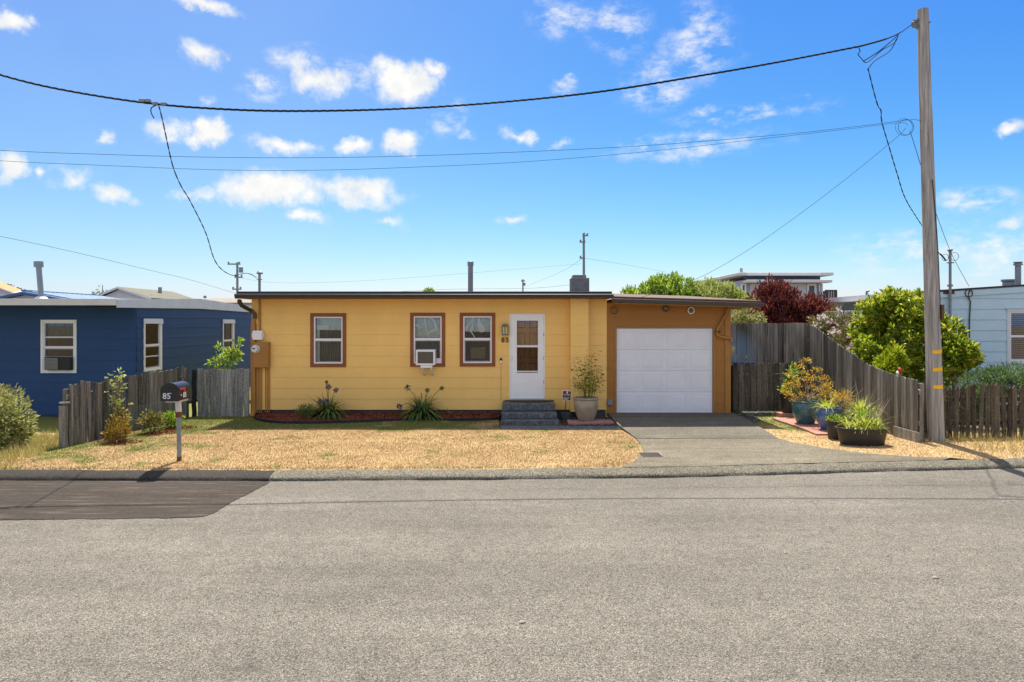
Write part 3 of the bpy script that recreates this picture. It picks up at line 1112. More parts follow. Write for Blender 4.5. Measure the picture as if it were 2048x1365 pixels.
for Wn in (W2, W3):
    tr, (a_, b_, c, d, zm) = window(house, T, *Wn, TW, MT['trim'], MT['vinyl'])
    L_, H_ = b_ - a_, d - zm
    fr = .05 if Wn is W2 else .34
    drape(T, a_, b_, zm + H_ * fr, d, .12, .006, 3).build('blind', MT['curtain'], tr)
    for k in range(9):
        z_ = d - H_ * (1 - fr) * (k + .5) / 9
        MB(T).box(a_, b_, .100, .104, z_, z_ + .008).build('blind_slat', MT['lace'], tr)
    q = lambda u, v_, wd=.018: (a_ + L_ * u, zm + H_ * v_, wd)
    if Wn is W2:
        swag(T, [q(.38, 1, .02), q(.38, .75, .022), q(.42, .55, .02), q(.48, .3, .022), q(.53, .03, .014)], 0, tr)
        swag(T, [q(.6, 1, .03), q(.7, .9, .04), q(.78, .75, .03), q(.8, .62, .035), q(.84, .5, .06), q(.7, .38, .08), q(.56, .3, .06), q(.5, .24, .02)], 0, tr)
        swag(T, [q(.04, .7, .03), q(.1, .6, .05), q(.2, .5, .03), q(.0, .44, .03)], 0, tr)
        swag(T, [q(.95, .34, .01), q(.93, .22, .014), q(.8, .1, .014), q(.76, 0, .012)], 0, tr)
        drape(T, a_, b_, c, zm - .06, .16, .02, 6).build('curtain', MT['teal'], tr)
    else:
        swag(T, [q(.34, 1, .015), q(.32, .8, .014), q(.3, .6, .02), q(.26, .48, .06), q(.24, .35, .02), q(.33, .18, .016), q(.42, .02, .012)], 0, tr)
        swag(T, [q(.33, .98, .02), q(.2, .75, .02), q(.1, .6, .04), q(.07, .45, .045), q(.1, .38, .02)], 0, tr)
        swag(T, [q(.54, 1, .02), q(.56, .8, .04), q(.62, .6, .09), q(.68, .42, .10), q(.66, .32, .05)], 0, tr)
        drape(T, a_, b_, c, zm + H_ * .34, .2, .02, 3).build('room_shade', MT['dark'], tr)
        B('chair_back', MT['grille'], tr, a_ + L_ * .22, a_ + L_ * .8, HY + .15, HY + .17, c + .06, c + .36, bevel=.01)
# storm door
dr = ringm(T, *DR, .032, -.02, .06).build('door', MT['white'], house, bevel=.003)
du0, du1, dz0, dz1 = DR[0] + .034, DR[1] - .034, DR[2] + .02, DR[3] - .034
gu0, gu1, gz0, gz1 = U(1033), U(1076.5), V(746.5), V(641)
dm = MB(T).box(du0, gu0, -.006, .034, dz0, dz1).box(gu1, du1, -.006, .034, dz0, dz1)
dm.box(gu0, gu1, -.006, .034, dz0, gz0).box(gu0, gu1, -.006, .034, gz1, dz1)
dm.build('storm_panel', MT['white'], dr, bevel=.004)
ringm(T, gu0 - .012, gu1 + .012, gz0 - .012, gz1 + .012, .022, -.012, -.0065).build('glazing_bead', MT['white'], dr)
zr = V(693)
MB(T).box(gu0 + .011, gu1 - .011, -.003, .03, zr - .025, zr + .01).build('door_rail', MT['white'], dr, bevel=.003)
MB(T).box(gu0 + .011, gu1 - .011, -.003, .02, zr + .016, zr + .03).build('door_rail', MT['white'], dr)
MB(T).box(gu0 + .011, gu1 - .011, -.003, .02, gz0 + .03, gz0 + .055).build('door_rail', MT['white'], dr)
MB(T).box(gu0, gu1, .012, .016, zr, gz1).build('pane', MT['glass'], dr)
MB(T).box(gu0, gu1, .018, .022, gz0, zr).build('screen', MT['screen'], dr)
MB(T).box(DR[0] + .03, DR[1] - .03, .09, .13, DR[2], DR[3] - .02).build('inner_door', MT['doorwood'], dr)
uc = (gu0 + gu1) / 2
for (p0, p1, q0, q1) in ((gu0 + .02, uc - .055, V(656.5), V(640)), (uc + .055, gu1 - .02, V(656.5), V(640)),
                         (gu0 + .02, uc - .055, V(716), V(666)), (uc + .055, gu1 - .02, V(716), V(666)),
                         (gu0 + .02, uc - .055, V(770), V(727)), (uc + .055, gu1 - .02, V(770), V(727))):
    ringm(T, p0, p1, q0, q1, .014, .082, .0895).build('door_moulding', MT['doorgroove'], dr)
    MB(T).box(p0 + .045, p1 - .045, .078, .0895, q0 + .045, q1 - .045).build('door_panel', MT['doorwood'], dr, bevel=.006)
hm = MB(T).box(U(1023.5) - .012, U(1023.5) + .016, -.014, -.0065, V(722), V(709)).tube([(U(1023.5), -.016, V(711)), (U(1024), -.05, V(713)), (U(1024), -.05, V(718)), (U(1023.5), -.016, V(720))], .008, 6)
hm.build('handle', MT['vinyl'], dr, smooth=True)
for z_ in (.9, 1.5, 2.1):
    MB(T).box(DR[1] - .036, DR[1] - .022, -.026, -.0205, z_, z_ + .08).build('hinge', MT['galv'], dr)
# lantern by the door
lu, lz0, lz1 = U(1010), V(670), V(648)
ln = MB(T).box(lu - .075, lu + .085, -.025, -.013, lz0, lz1 - .03).build('wall_lantern', MT['lampmetal'], house, bevel=.004)
MB(T).box(lu - .052, lu + .062, -.11, -.026, lz0 + .02, lz1 - .07).build('lantern_glass', MT['lampglass'], ln, bevel=.01)
cage = MB(T)
for du in (-.068, .072):
    cage.box(lu + du - .014, lu + du + .014, -.13, -.026, lz0, lz1 - .055)
cage.box(lu - .08, lu + .085, -.13, -.026, lz0 - .012, lz0 + .018).box(lu - .015, lu + .02, -.128, -.112, lz0 + .018, lz1 - .07)
cage.box(lu - .085, lu + .09, -.135, -.026, lz1 - .062, lz1 - .035).box(lu - .06, lu + .065, -.115, -.026, lz1 - .035, lz1 - .012).box(lu - .03, lu + .035, -.09, -.026, lz1 - .012, lz1)
cage.build('lantern_cage', MT['lampmetal'], ln, bevel=.004)
for ch_, px in (('8', 1006), ('5', 1014.5)):
    text_mesh('house_number', ch_, .17, MT['brass'], house, (U(px), HY - .016, V(681)), depth=.006, bold=.006)
# doorbell and its wire
bu = U(1002)
db = MB(T).box(bu - .026, bu + .026, -.03, -.012, V(727), V(716.5)).build('doorbell', MT['black'], house, bevel=.004)
MB(T).box(bu - .024, bu + .024, -.034, -.0305, V(727) + .004, V(721.5)).build('bell_button', MT['white'], db, bevel=.003)
MB(T).tube([(bu, -.014, V(727)), (bu + .004, -.015, V(760)), (bu - .002, -.014, V(800))], .004, 5).build('bell_wire', MT['panel'], house)
# meter panel, junction box and conduits at the left corner
pu0, pu1, pz0, pz1 = U(511), U(541.5), V(735), V(684.5)
mp = MB(T).box(pu0, pu1, -.15, -.0135, pz0, pz1).build('meter_panel', MT['panel'], house, bevel=.006)
MB(T).box(pu0 + .02, pu1 - .012, -.156, -.1505, pz0 + .015, pz1 - .2).build('panel_cover', MT['panel'], mp, bevel=.004)
mc = Vector((U(516.5), HY - .15, V(698)))
md = MB()
R_ = .105
prof = [(R_, 0), (R_, .03), (R_ * .86, .034), (R_ * .84, .10), (R_ * .7, .125), (.001, .13)]
vs, fs = [], []
for r, dd in prof:
    for j in range(24):
        t_ = 2 * math.pi * j / 24
        vs.append((mc.x + r * math.cos(t_), mc.y - dd, mc.z + r * math.sin(t_)))
for k in range(len(prof) - 1):
    for j in range(24):
        j2 = (j + 1) % 24
        fs.append((k * 24 + j, k * 24 + j2, (k + 1) * 24 + j2, (k + 1) * 24 + j))
md.add(vs, fs).build('meter_dial', MT['paletrim'], mp, smooth=True)
MB().box(mc.x - .05, mc.x + .03, mc.y - .134, mc.y - .131, mc.z + .005, mc.z + .03).build('dial_window', MT['black'], mp)
jb = MB(T).box(U(508.5), U(528), -.13, -.014, V(680), V(661.5)).build('junction_box', MT['vinyl'], house, bevel=.012)
MB(T).box(U(529), U(530.5), -.09, -.05, V(675), V(667)).build('box_hinge', MT['vinyl'], jb, bevel=.004)
MB(T).box(U(506), U(507.8), -.09, -.05, V(675), V(667)).build('box_latch', MT['vinyl'], jb, bevel=.004)
for px in (513.5, 517, 520.5, 524, 532, 536, 539.5):
    u_ = U(px)
    MB(T).tube([(u_, -.03, pz0 + .002), (u_, -.03, V(816)), (u_ + .01, -.06, V(821)), (u_ + .03, -.13, V(824))], .012, 8).build('conduit', MT['panel'], house, smooth=True)
    MB(T).ball((u_ + .01, HY * 0 - .07, V(822)), .022, 8, 5).build('conduit_fitting', MT['found'], house)
MB(T).tube([(U(520.5), -.035, V(661)), (U(520), -.035, ZT)], .026, 10).build('service_riser', MT['panel'], house, smooth=True)
MB(T).tube([(U(511.5), -.03, V(661)), (U(511.5), -.03, V(632))], .010, 8).build('conduit', MT['panel'], house, smooth=True)
my = HY + .1
ms = MB().tube([(X(519, my), my, 3.2), (X(519, my), my, Z(548, my))], .032, 10).build('service_mast', MT['grey'], house, smooth=True)
MB().lathe([(.075, 0), (.08, .03), (.05, .075), (.001, .09)], (X(519.5, my), my, Z(548.5, my)), 14).build('weatherhead', MT['galv'], ms, smooth=True)
MB().box(X(514, my), X(524, my), my - .03, my + .03, Z(560, my), Z(558.6, my)).tube([P(513, 556, my), P(506, 551, my), P(502, 549, my)], .012, 6).build('mast_bracket', MT['grey'], ms)

# ------------------------------------------------------------------ air conditioner in the middle window
ac = thing('window_air_conditioner', 'white window air conditioner on two metal braces in the middle window', 'air conditioner', (U(856), HY, V(727)))
yf = HY - .32
ax0, ax1, az0, az1 = X(831.5, yf), X(870, yf), Z(731, yf), Z(700.5, yf)
B('ac_case', MT['vinyl'], ac, ax0 + .01, ax1 - .005, yf + .041, HY + .12, az0 + .01, az1 + .005, bevel=.008)
ringm(wallT((0, yf, 0), 'S'), ax0, ax1, az0, az1, .045, 0, .04).build('ac_bezel', MT['vinyl'], ac, bevel=.008)
gr = B('ac_grille', MT['grille'], ac, ax0 + .044, ax1 - .044, yf + .014, yf + .038, az0 + .044, az1 - .044)
nf = 14
for k in range(nf):
    z_ = az0 + .05 + (az1 - az0 - .1) * k / (nf - 1)
    MB().box(ax0 + .046, ax1 - .046, yf + .004, yf + .0135, z_ - .004, z_ + .004).build('fin', MT['grille'], gr)
B('ac_bracket', MT['vinyl'], ac, X(841, yf), X(864, yf), yf - .005, HY - .03, az0 - .065, az0 - .004, bevel=.004)
for px in (847, 863.5):
    xx = X(px, HY - .1)
    MB().bar((xx, yf + .04, az0 - .06), (xx + .01, HY - .03, V(749)), .052, .05, (1, 0, 0)).build('ac_brace', MT['vinyl'], ac)
    MB().ball((xx + .012, HY - .045, V(749)), .028, 8, 5).build('brace_foot', MT['galv'], ac)
B('ac_side_filler', MT['vinyl'], ac, ax1 + .002, U(882), HY - .008, HY + .01, V(727.5), V(717), bevel=.003)

# ------------------------------------------------------------------ the garage
GX0, GX1, GY = HX1 + .002, X(1460, HY), HY
zt_l, zt_r = Z(606, HY), Z(614.5, HY)
gzt = lambda u: zt_l + (zt_r - zt_l) * (u - GX0) / (GX1 - GX0)
gar = thing('garage', 'brown single garage with white panelled door, attached right of the yellow house', 'garage', (GX0, GY, 0))
D0, D1, DZ0, DZ1 = U(1233), U(1426), V(827), V(656.5)
siding(gar, T, GX0, GX1, .10, gzt, .272, [(D0, D1, 0, DZ1)], MT['brown'], .006)
B('side_wall', MT['brown'], gar, GX1 - .08, GX1 - .002, GY + .032, GY + 6.5, .05, zt_r - .01)
B('rear_wall', MT['brown'], gar, GX0, GX1 - .082, GY + 6.42, GY + 6.5, .05, zt_r - .01)
B('corner_board', MT['panel'], gar, U(1449.5), GX1 + .012, GY - .03, GY - .0095, .08, zt_r - .02, bevel=.003)
B('door_casing', MT['panel'], gar, D0 - .05, D0, GY - .02, GY - .0075, .12, DZ1 + .001)
B('door_casing', MT['panel'], gar, D1, D1 + .05, GY - .02, GY - .0075, .12, DZ1 + .001)
B('header_trim', MT['panel'], gar, D0 - .05, D1 + .05, GY - .022, GY - .0075, DZ1 + .002, DZ1 + .035)
gd = B('garage_door', MT['gdoor'], gar, D0 + .004, D1 - .004, GY + .05, GY + .09, DZ0, DZ1)
n_r = 4
hr = (DZ1 - DZ0 - .02) / n_r
for r in range(n_r):
    z0_, z1_ = DZ0 + .012 + r * hr, DZ0 + .012 + (r + 1) * hr - .004
    B('door_section', MT['gdoor'], gd, D0 + .008, D1 - .008, GY + .022, GY + .0495, z0_, z1_, bevel=.003)
    pw = (D1 - D0) / 4
    for c_ in range(4):
        p0, p1 = D0 + pw * c_ + .055, D0 + pw * (c_ + 1) - .055
        q0, q1 = z0_ + .072, z1_ - .072
        m = ringm(T, p0, p1, q0, q1, .014, .0135, .0218)
        m.build('panel_moulding', MT['gdoor'], gd, bevel=.003)
        m = MB(T)
        i_ = .055
        m.add([(p0 + .022, .0213, q0 + .022), (p1 - .022, .0213, q0 + .022), (p1 - .022, .0213, q1 - .022), (p0 + .022, .0213, q1 - .022),
               (p0 + i_, .0155, q0 + i_), (p1 - i_, .0155, q0 + i_), (p1 - i_, .0155, q1 - i_), (p0 + i_, .0155, q1 - i_)],
              [(4, 5, 6, 7), (0, 1, 5, 4), (1, 2, 6, 5), (2, 3, 7, 6), (3, 0, 4, 7)]).build('door_panel', MT['gdoor'], gd)
B('rubber_seal', MT['black'], gd, D0 + .004, D1 - .004, GY + .03, GY + .06, DZ0 - .03, DZ0 - .001)
# roof with gutter, sloping to the right
ey = 16.85
rl, rr = X(1227.5, ey), X(1526, ey)
rz = lambda x: Z(601, ey) + (Z(610, ey) - Z(601, ey)) * (x - rl) / (rr - rl)


def slab(name, material, x0, x1, y0, y1, lo_, hi_, zf, parent, bv=0, rise=0.0):
    m = MB().hexa([(x0, y0, zf(x0) + lo_), (x1, y0, zf(x1) + lo_), (x1, y1, zf(x1) + lo_ + rise), (x0, y1, zf(x0) + lo_ + rise),
                   (x0, y0, zf(x0) + hi_), (x1, y0, zf(x1) + hi_), (x1, y1, zf(x1) + hi_ + rise), (x0, y1, zf(x0) + hi_ + rise)])
    return m.build(name, material, parent, bevel=bv)


slab('roof', MT['tar'], rl + .01, rr - .03, ey + .02, GY + 6.8, .055, .10, rz, gar, .006, .40)
slab('roof_edge', MT['rust'], rl + .01, rr - .03, ey - .015, ey + .019, .045, .092, rz, gar, .004)
slab('gutter', MT['gutter'], rl, rr, ey - .10, ey - .016, -.055, .04, rz, gar, .012)
slab('fascia', MT['panel'], rl + .02, rr - .05, ey - .014, ey + .03, -.085, .044, rz, gar)
slab('soffit', MT['brown'], rl + .02, rr - .06, ey + .031, GY + 6.6, -.07, .05, rz, gar)


def disc(name, px, py, R, material, parent, d0, d1, n=20):
    pts = [(U(px) + R * math.cos(2 * math.pi * k / n), V(py) + R * math.sin(2 * math.pi * k / n)) for k in range(n)]
    return MB().prism(pts, 1, GY - d1, GY - d0).build(name, material, parent)


v1 = disc('round_vent', 1331, 617.5, .075, MT['brass'], gar, .006, .05)
MB(T).ring((U(1331), -.052, V(617.5)), .07, .012).build('vent_rim', MT['gutter'], v1, smooth=True)
MB(T).box(U(1331) - .05, U(1331) + .05, -.058, -.0505, V(617.5) - .012, V(617.5) + .012).build('vent_slat', MT['lampmetal'], v1)
v2 = disc('round_vent', 1381.5, 621.5, .07, MT['grille'], gar, .006, .04)
MB(T).ring((U(1381.5), -.04, V(621.5)), .078, .014, n=24).build('vent_rim', MT['white'], v2, smooth=True)
# drain pipe from the eave round the corner
dy = GY - .06
MB().tube([P(1457, 617, dy), P(1453, 628, dy), P(1436, 657, dy), P(1434, 662, dy), P(1434, 668, dy), P(1438, 673, dy), P(1446, 675, dy), P(1459, 676.5, dy), P(1462.5, 678, dy), P(1463, 684, dy)],
          .036, 10).build('drain_pipe', MT['panel'], gar, smooth=True)
B('pipe_strap', MT['black'], gar, X(1430, dy), X(1440.5, dy), dy - .045, GY - .012, Z(664.5, dy), Z(663, dy))
wc = MB().ring((X(1228.5, dy), dy, Z(621, dy)), .085, .010).build('cable_coil', MT['gutter'], gar, smooth=True)
B('wall_outlet', MT['grey'], gar, U(1213.8), U(1224), GY - .08, GY - .008, V(810), V(799.5), bevel=.006)
MB().lathe([(.06, -.12), (.1, -.04), (.12, .06), (.06, .14)], (X(1462, 17.45), 17.45, Z(702, 17.45)), 12).build('hose_reel', MT['pot_tan'], gar, smooth=True)

# ------------------------------------------------------------------ steps and mat
stp = thing('front_steps', 'weathered grey concrete steps of three treads at the white front door', 'steps', (X(1058, 16.5), 16.8, .04))
sx0, sx1 = X(1004.5, 16.7), X(1110, 16.7)
for k, (y0, z0_, z1_, ex) in enumerate(((16.68, .275, .478, 0), (16.38, .13, .272, .012), (16.1, .0, .128, .02))):
    m = MB().box(sx0 - ex, sx1 + ex + .02 * k, y0, HY - .022 if k == 0 else 17.2, z0_ if k == 0 else .0 if k == 2 else z0_, z1_)
    o = m.build('step', MT['stepc'], stp, bevel=.035 if k == 0 else .02)
mt_ = MB()
pts = [(X(1060, 16.9) + .62 * math.cos(math.pi + math.pi * k / 16), 17.18 + .42 * math.sin(math.pi + math.pi * k / 16)) for k in range(17)]
mo = mt_.prism(pts, 2, .480, .492).build('doormat', MT['mat'])
tag(mo, 'black half round rubber doormat on the top step', 'doormat')

# ------------------------------------------------------------------ flower bed
bpx = [(508, 17.1), (512, 16.75), (528, 16.35), (560, 16.12), (600, 16.05), (640, 16.08), (690, 16.2), (740, 16.36), (790, 16.5), (820, 16.62), (845, 16.7), (870, 16.66), (905, 16.52), (950, 16.55), (985, 16.7), (1000, 16.78), (1003, 17.1)]
front = [(X(px, y), y) for px, y in bpx]
bed_z = lambda x, y: .105 + .055 * min(1, max(0, (y - float(np.interp(x, [p[0] for p in front], [p[1] for p in front]))) / .6))
sheet('mulch_bed', front + [(front[-1][0], 17.29), (front[0][0], 17.29)], bed_z, 0, MT['mulch'], .15)
eb = MB()
vs, fs = [], []
dense = []
for k in range(len(front) - 1):
    for j in range(4):
        t_ = j / 4
        dense.append((front[k][0] * (1 - t_) + front[k + 1][0] * t_, front[k][1] * (1 - t_) + front[k + 1][1] * t_))
dense.append(front[-1])
for k, (x, y) in enumerate(dense):
    wob = .006 * math.sin(k * .9)
    for dy_, z_ in ((-.012, .02), (-.012, .115 + wob), (.006, .125 + wob), (.012, .11 + wob), (.012, .02)):
        vs.append((x, y + dy_, z_))
for k in range(len(dense) - 1):
    for j in range(4):
        fs.append((k * 5 + j, (k + 1) * 5 + j, (k + 1) * 5 + j + 1, k * 5 + j + 1))
tag(eb.add(vs, fs).build('bed_edging', MT['black'], smooth=True), 'wavy black plastic edging along the mulch bed under the windows', 'edging')
n = 3800
px_ = RNG.uniform(front[0][0] + .05, front[-1][0] - .05, n)
fyv = np.interp(px_, [p[0] for p in front], [p[1] for p in front])
py_ = fyv + .03 + (17.25 - fyv - .03) * RNG.random(n)
bb = np.stack([px_, py_, np.array([bed_z(u_, v_) for u_, v_ in zip(px_, py_)]) + RNG.random(n) * .018 - .003], 1)
dd = RNG.normal(size=(n, 3)) * np.array([1, 1, .35])
o = leaves('mulch_chips', bb, dd, RNG.uniform(.03, .085, n), RNG.uniform(.012, .03, n), MT['chip'], None, .1, 'stuff')
tag(o, 'red brown bark chips covering the bed')
n = 1500
gxs = np.concatenate([RNG.uniform(1.24, 2.4, 900), RNG.uniform(5.55, 7.0, 600)])
gys = np.concatenate([RNG.uniform(15.7, 17.1, 900), RNG.uniform(16.2, 18.2, 600)])
keep = (gxs < 3) | (gys > 15.9 + (gxs - 5.6) * 1.6)
gxs, gys = gxs[keep], gys[keep]
vs, fs = [], []
for x, y in zip(gxs, gys):
    r = random.uniform(.01, .026)
    k0 = len(vs)
    z_ = .062
    vs += [(x - r, y, z_), (x + r, y + .2 * r, z_), (x, y - r, z_), (x + .1 * r, y + r, z_), (x, y, z_ + r * .8), (x, y, z_ - r)]
    fs += [(k0 + a1, k0 + b1, k0 + c1) for a1, b1, c1 in ((0, 2, 4), (2, 1, 4), (1, 3, 4), (3, 0, 4))]
gm_ = MB().add(vs, fs).build('gravel_stones', MT['gravel'], kind='stuff')
tag(gm_, 'loose grey gravel beside the steps and by the garage corner')

# ------------------------------------------------------------------ navy house on the left
BY = 17.2
BXE = X(271.5, BY)
nb_ = thing('navy_house', 'low navy blue house with white fascia and white windows, left of the yellow house', 'house', (BXE, BY, 0))
BZ0, BZT = .12, 2.93
Tn = wallT((0, BY, 0), 'S')
Un = lambda px: X(px, BY)
Vn = lambda py: Z(py, BY)
WN = (Un(82.5), Un(154), Vn(746.5), Vn(640))
t2 = .055
siding(nb_, Tn, -22, BXE, BZ0, BZT, .272, [(WN[0] + t2, WN[1] - t2, WN[2] + t2, WN[3] - t2)], MT['blue'], .009, seams=(-12.25,))
Te = wallT((BXE, 0, 0), 'E')
BYE = 24.9
side_w = [(17.55, 18.45, Z(744, 17.55), Z(640, 17.55)), (22.35, 23.25, Z(744, 17.55), Z(640, 17.55))]
siding(nb_, Te, BY + .03, BYE, BZ0, 2.86, .272, [(a1 + t2, b1 - t2, c1 + t2, d1 - t2) for a1, b1, c1, d1 in side_w], MT['blue'], .014)
B('rear_wall', MT['blue'], nb_, -22, BXE - .04, BYE - .1, BYE, .1, 2.86)
B('side_wall', MT['blue'], nb_, -22.1, -22.0, BY + .03, BYE, .1, 2.86)
B('room_partition', MT['dark'], nb_, -21.9, BXE - 1.6, BY + 1.5, BY + 1.55, .2, 2.9)
B('room_partition', MT['dark'], nb_, BXE - 1.5, BXE - 1.45, BY + 1.6, BYE - .2, .2, 2.9)
B('foundation', MT['found'], nb_, -22, BXE - .03, BY + .012, BY + .1, -.05, BZ0 - .002)
tr, (a_, b_, c, d, zm) = window(nb_, Tn, *WN, t2, MT['white'], MT['vinyl'], rail=.52)
drape(Tn, a_, b_, zm + (d - zm) * .4, d, .1, .01, 5).build('blind', MT['teal'], tr)
for zz in (zm + (d - zm) * .42, c + (zm - c) * .55):
    MB(Tn).box(a_, b_, .01, .03, zz - .02, zz + .02).build('glazing_bar', MT['paletrim'], tr)
for sw in side_w:
    tr, (a_, b_, c, d, zm) = window(nb_, Te, *sw, t2, MT['white'], MT['vinyl'], rail=.5)
    drape(Te, a_, b_, zm + .02, d, .1, .01, 5).build('blind', MT['curtain'], tr)
    MB(Te).box(a_, b_, .012, .03, c + (zm - c) * .5 - .016, c + (zm - c) * .5 + .016).build('glazing_bar', MT['paletrim'], tr)
    MB(Te).add([(sw[0] - .03, -.03, sw[3] - .10), (sw[1] + .03, -.03, sw[3] - .10), (sw[1] + .03, -.03, sw[3] + .03), (sw[0] - .03, -.03, sw[3] + .03),
                (sw[0] - .03, -.05, sw[3] - .10), (sw[1] + .03, -.05, sw[3] - .10)], [(0, 1, 2, 3), (3, 2, 5, 4), (0, 3, 4), (1, 5, 2), (0, 4, 5, 1)]).build('head_trim', MT['paletrim'], tr)
# roof: low gable running along the street, deep front fascia, gable fascia on the side
ye, yb, yr = 16.3, BYE + .5, 20.6
ze, zr_ = 3.0, 3.15
rf = MB()
rf.add([(-22.5, ye, ze), (BXE + .03, ye, ze), (BXE + .03, yr, zr_), (-22.5, yr, zr_), (BXE + .03, yb, ze), (-22.5, yb, ze),
        (-22.5, ye, ze - .06), (BXE + .03, ye, ze - .06), (BXE + .03, yr, zr_ - .06), (-22.5, yr, zr_ - .06), (BXE + .03, yb, ze - .06), (-22.5, yb, ze - .06)],
       [(0, 1, 2, 3), (3, 2, 4, 5), (6, 9, 8, 7), (9, 11, 10, 8), (0, 6, 7, 1), (5, 4, 10, 11), (1, 7, 8, 2), (2, 8, 10, 4), (0, 3, 9, 6), (3, 5, 11, 9)])
rf.build('roof', MT['bluewhite'], nb_)
B('front_fascia', MT['dirtywhite'], nb_, -22.5, BXE + .05, ye - .045, ye - .003, 2.855, 3.012, bevel=.004)
MB(Te).add([(ye, -.035, 2.80), (yr, -.035, 2.86), (yb, -.035, 2.80), (yb, -.035, ze), (yr, -.035, zr_ + .01), (ye, -.035, ze),
            (ye, -.06, 2.80), (yr, -.06, 2.86), (yb, -.06, 2.80), (yb, -.06, ze), (yr, -.06, zr_ + .01), (ye, -.06, ze)],
           [(0, 1, 4, 5), (1, 2, 3, 4), (11, 10, 7, 6), (10, 9, 8, 7), (6, 7, 1, 0), (7, 8, 2, 1), (5, 4, 10, 11), (4, 3, 9, 10), (0, 5, 11, 6), (2, 8, 9, 3)]).build('side_fascia', MT['bluewhite'], nb_)
B('soffit', MT['dirtywhite'], nb_, -22.4, BXE - .001, ye + .0, BY + .5, 2.935, 2.94)
MB().tube([P(180, 612, 16.6), P(230, 614, 17.0), P(262, 618, 17.15)], .012, 5).build('roof_cable', MT['black'], nb_)
fl = MB().tube([P(83, 600, 20), P(77.5, 535, 20)], .075, 14).build('flue', MT['flue'], nb_, smooth=True)
MB().tube([P(77.5, 535, 20), P(77, 523.5, 20)], .125, 14).build('flue_cap', MT['flue'], fl, smooth=True)
MB().lathe([(.2, 3.1), (.16, 3.16), (.12, 3.2)], (X(83, 20), 20, 0), 14).build('flue_collar', MT['bluewhite'], fl, smooth=True)
ac2 = thing('black_air_conditioner', 'dark window air conditioner in the navy house window', 'air conditioner', (Un(122), BY, Vn(740)))
B('ac_case', MT['black'], ac2, Un(95), Un(147), BY - .12, BY + .15, Vn(740), Vn(714), bevel=.006)
B('ac_front', MT['grille'], ac2, Un(96), Un(123), BY - .135, BY - .121, Vn(739), Vn(716), bevel=.004)
for k in range(9):
    z_ = Vn(738) + (Vn(717) - Vn(738)) * k / 8
    B('fin', MT['grey'], ac2, Un(97), Un(122), BY - .142, BY - .1355, z_ - .006, z_ + .006)

# ------------------------------------------------------------------ light blue house on the right
LY = 18.6
lb = thing('light_blue_house', 'light blue house with dark roof edge and metal vents behind the picket fence', 'house', (12, LY, 0))
Tl = wallT((0, LY, 0), 'S')
Ul = lambda px: X(px, LY)
Vl = lambda py: Z(py, LY)
LX0, LX1 = Ul(1838), 20.0
lzt = lambda u: Vl(582) + (Vl(571) - Vl(582)) * (u - Ul(1880)) / (Ul(2048) - Ul(1880)) - .05
WL = (Ul(2013), Ul(2085), Vl(728), Vl(618))
siding(lb, Tl, LX0, LX1, .2, lzt, .29, [(WL[0] + .09, WL[1] - .09, WL[2] + .09, WL[3] - .09)], MT['pale'], .016)
B('side_wall', MT['pale'], lb, LX0, LX0 + .08, LY + .032, LY + 7.5, .1, 3.2)
B('rear_wall', MT['pale'], lb, LX0 + .081, LX1, LY + 7.4, LY + 7.5, .1, 3.2)
B('room_partition', MT['dark'], lb, LX0 + .081, LX1, LY + 1.2, LY + 1.25, .1, 3.2)
B('foundation', MT['found'], lb, LX0 + .02, LX1, LY + .01, LY + .08, -.05, .198)
rx0 = LX0 - .55
rise = lambda x: lzt(max(x, LX0)) + .0
slab('roof', MT['roof'], rx0, LX1, LY - .06, LY + 7.8, .02, .075, lzt, lb, .004)
slab('fascia', MT['pale'], rx0 + .02, LX1, LY - .045, LY - .012, -.14, .019, lzt, lb)
slab('side_fascia', MT['paletrim'], rx0 - .02, rx0 - .002, LY - .05, LY + 7.7, -.08, .07, lzt, lb)
slab('soffit', MT['soffit'], rx0 + .0, LX0 - .002, LY - .011, LY + 7.6, -.10, -.06, lzt, lb)
tr, (a_, b_, c, d, zm) = window(lb, Tl, *WL, .085, MT['paletrim'], MT['vinyl'], rail=.5)
for k in range(22):
    z_ = c + (d - c) * (k + .5) / 22
    MB(Tl).box(a_, b_, .08, .1, z_ - .018, z_ + .012).build('blind_slat', MT['grey'], tr)
B('window_head', MT['pale'], lb, WL[0] - .06, WL[1] + .06, LY - .05, LY - .013, WL[3] + .002, WL[3] + .03)
ms = MB().tube([(Ul(1896), LY - .09, Vl(640)), (Ul(1896), LY - .09, Vl(503))], .035, 10).build('service_mast', MT['galv'], lb, smooth=True)
MB().lathe([(.05, 0), (.06, .03), (.07, .05), (.001, .08)], (Ul(1896), LY - .09, Vl(504)), 12).build('weatherhead', MT['grey'], ms, smooth=True)
mb = MB().box(Ul(1891), Ul(1902.5), LY - .13, LY - .05, Vl(527.5), Vl(525.5))
mb.build('mast_clamp', MT['grey'], ms)
MB().box(Ul(1892.5), Ul(1899.5), LY - .14, LY - .04, Vl(574), Vl(570)).build('mast_clamp', MT['grey'], ms)
wm = MB()
for cx, cy, R_ in ((1905, 514, .11), (1886, 516, .09)):
    wm.ring((Ul(cx), LY - .09, Vl(cy)), R_, .006, n=16)
wm.tube([P(1880, 508, LY - .1), P(1886, 514, LY - .1), P(1892, 522, LY - .1)], .02, 6)
wm.build('mast_wires', MT['wire'], ms)
B('patched_board', MT['rust'], lb, Ul(1884), Ul(1907), LY - .049, LY - .0455, Vl(589), Vl(580.5))
cm = MB().ring((Ul(1935), LY - .06, Vl(587)), .10, .014, n=18).tube([P(1940, 580, LY - .06), P(1936, 592, LY - .04), P(1941, 604, LY - .035), P(1939, 640, LY - .035), P(1939, 680, LY - .035), P(1936, 720, LY - .035), P(1935, 770, LY - .035)], .017, 6)
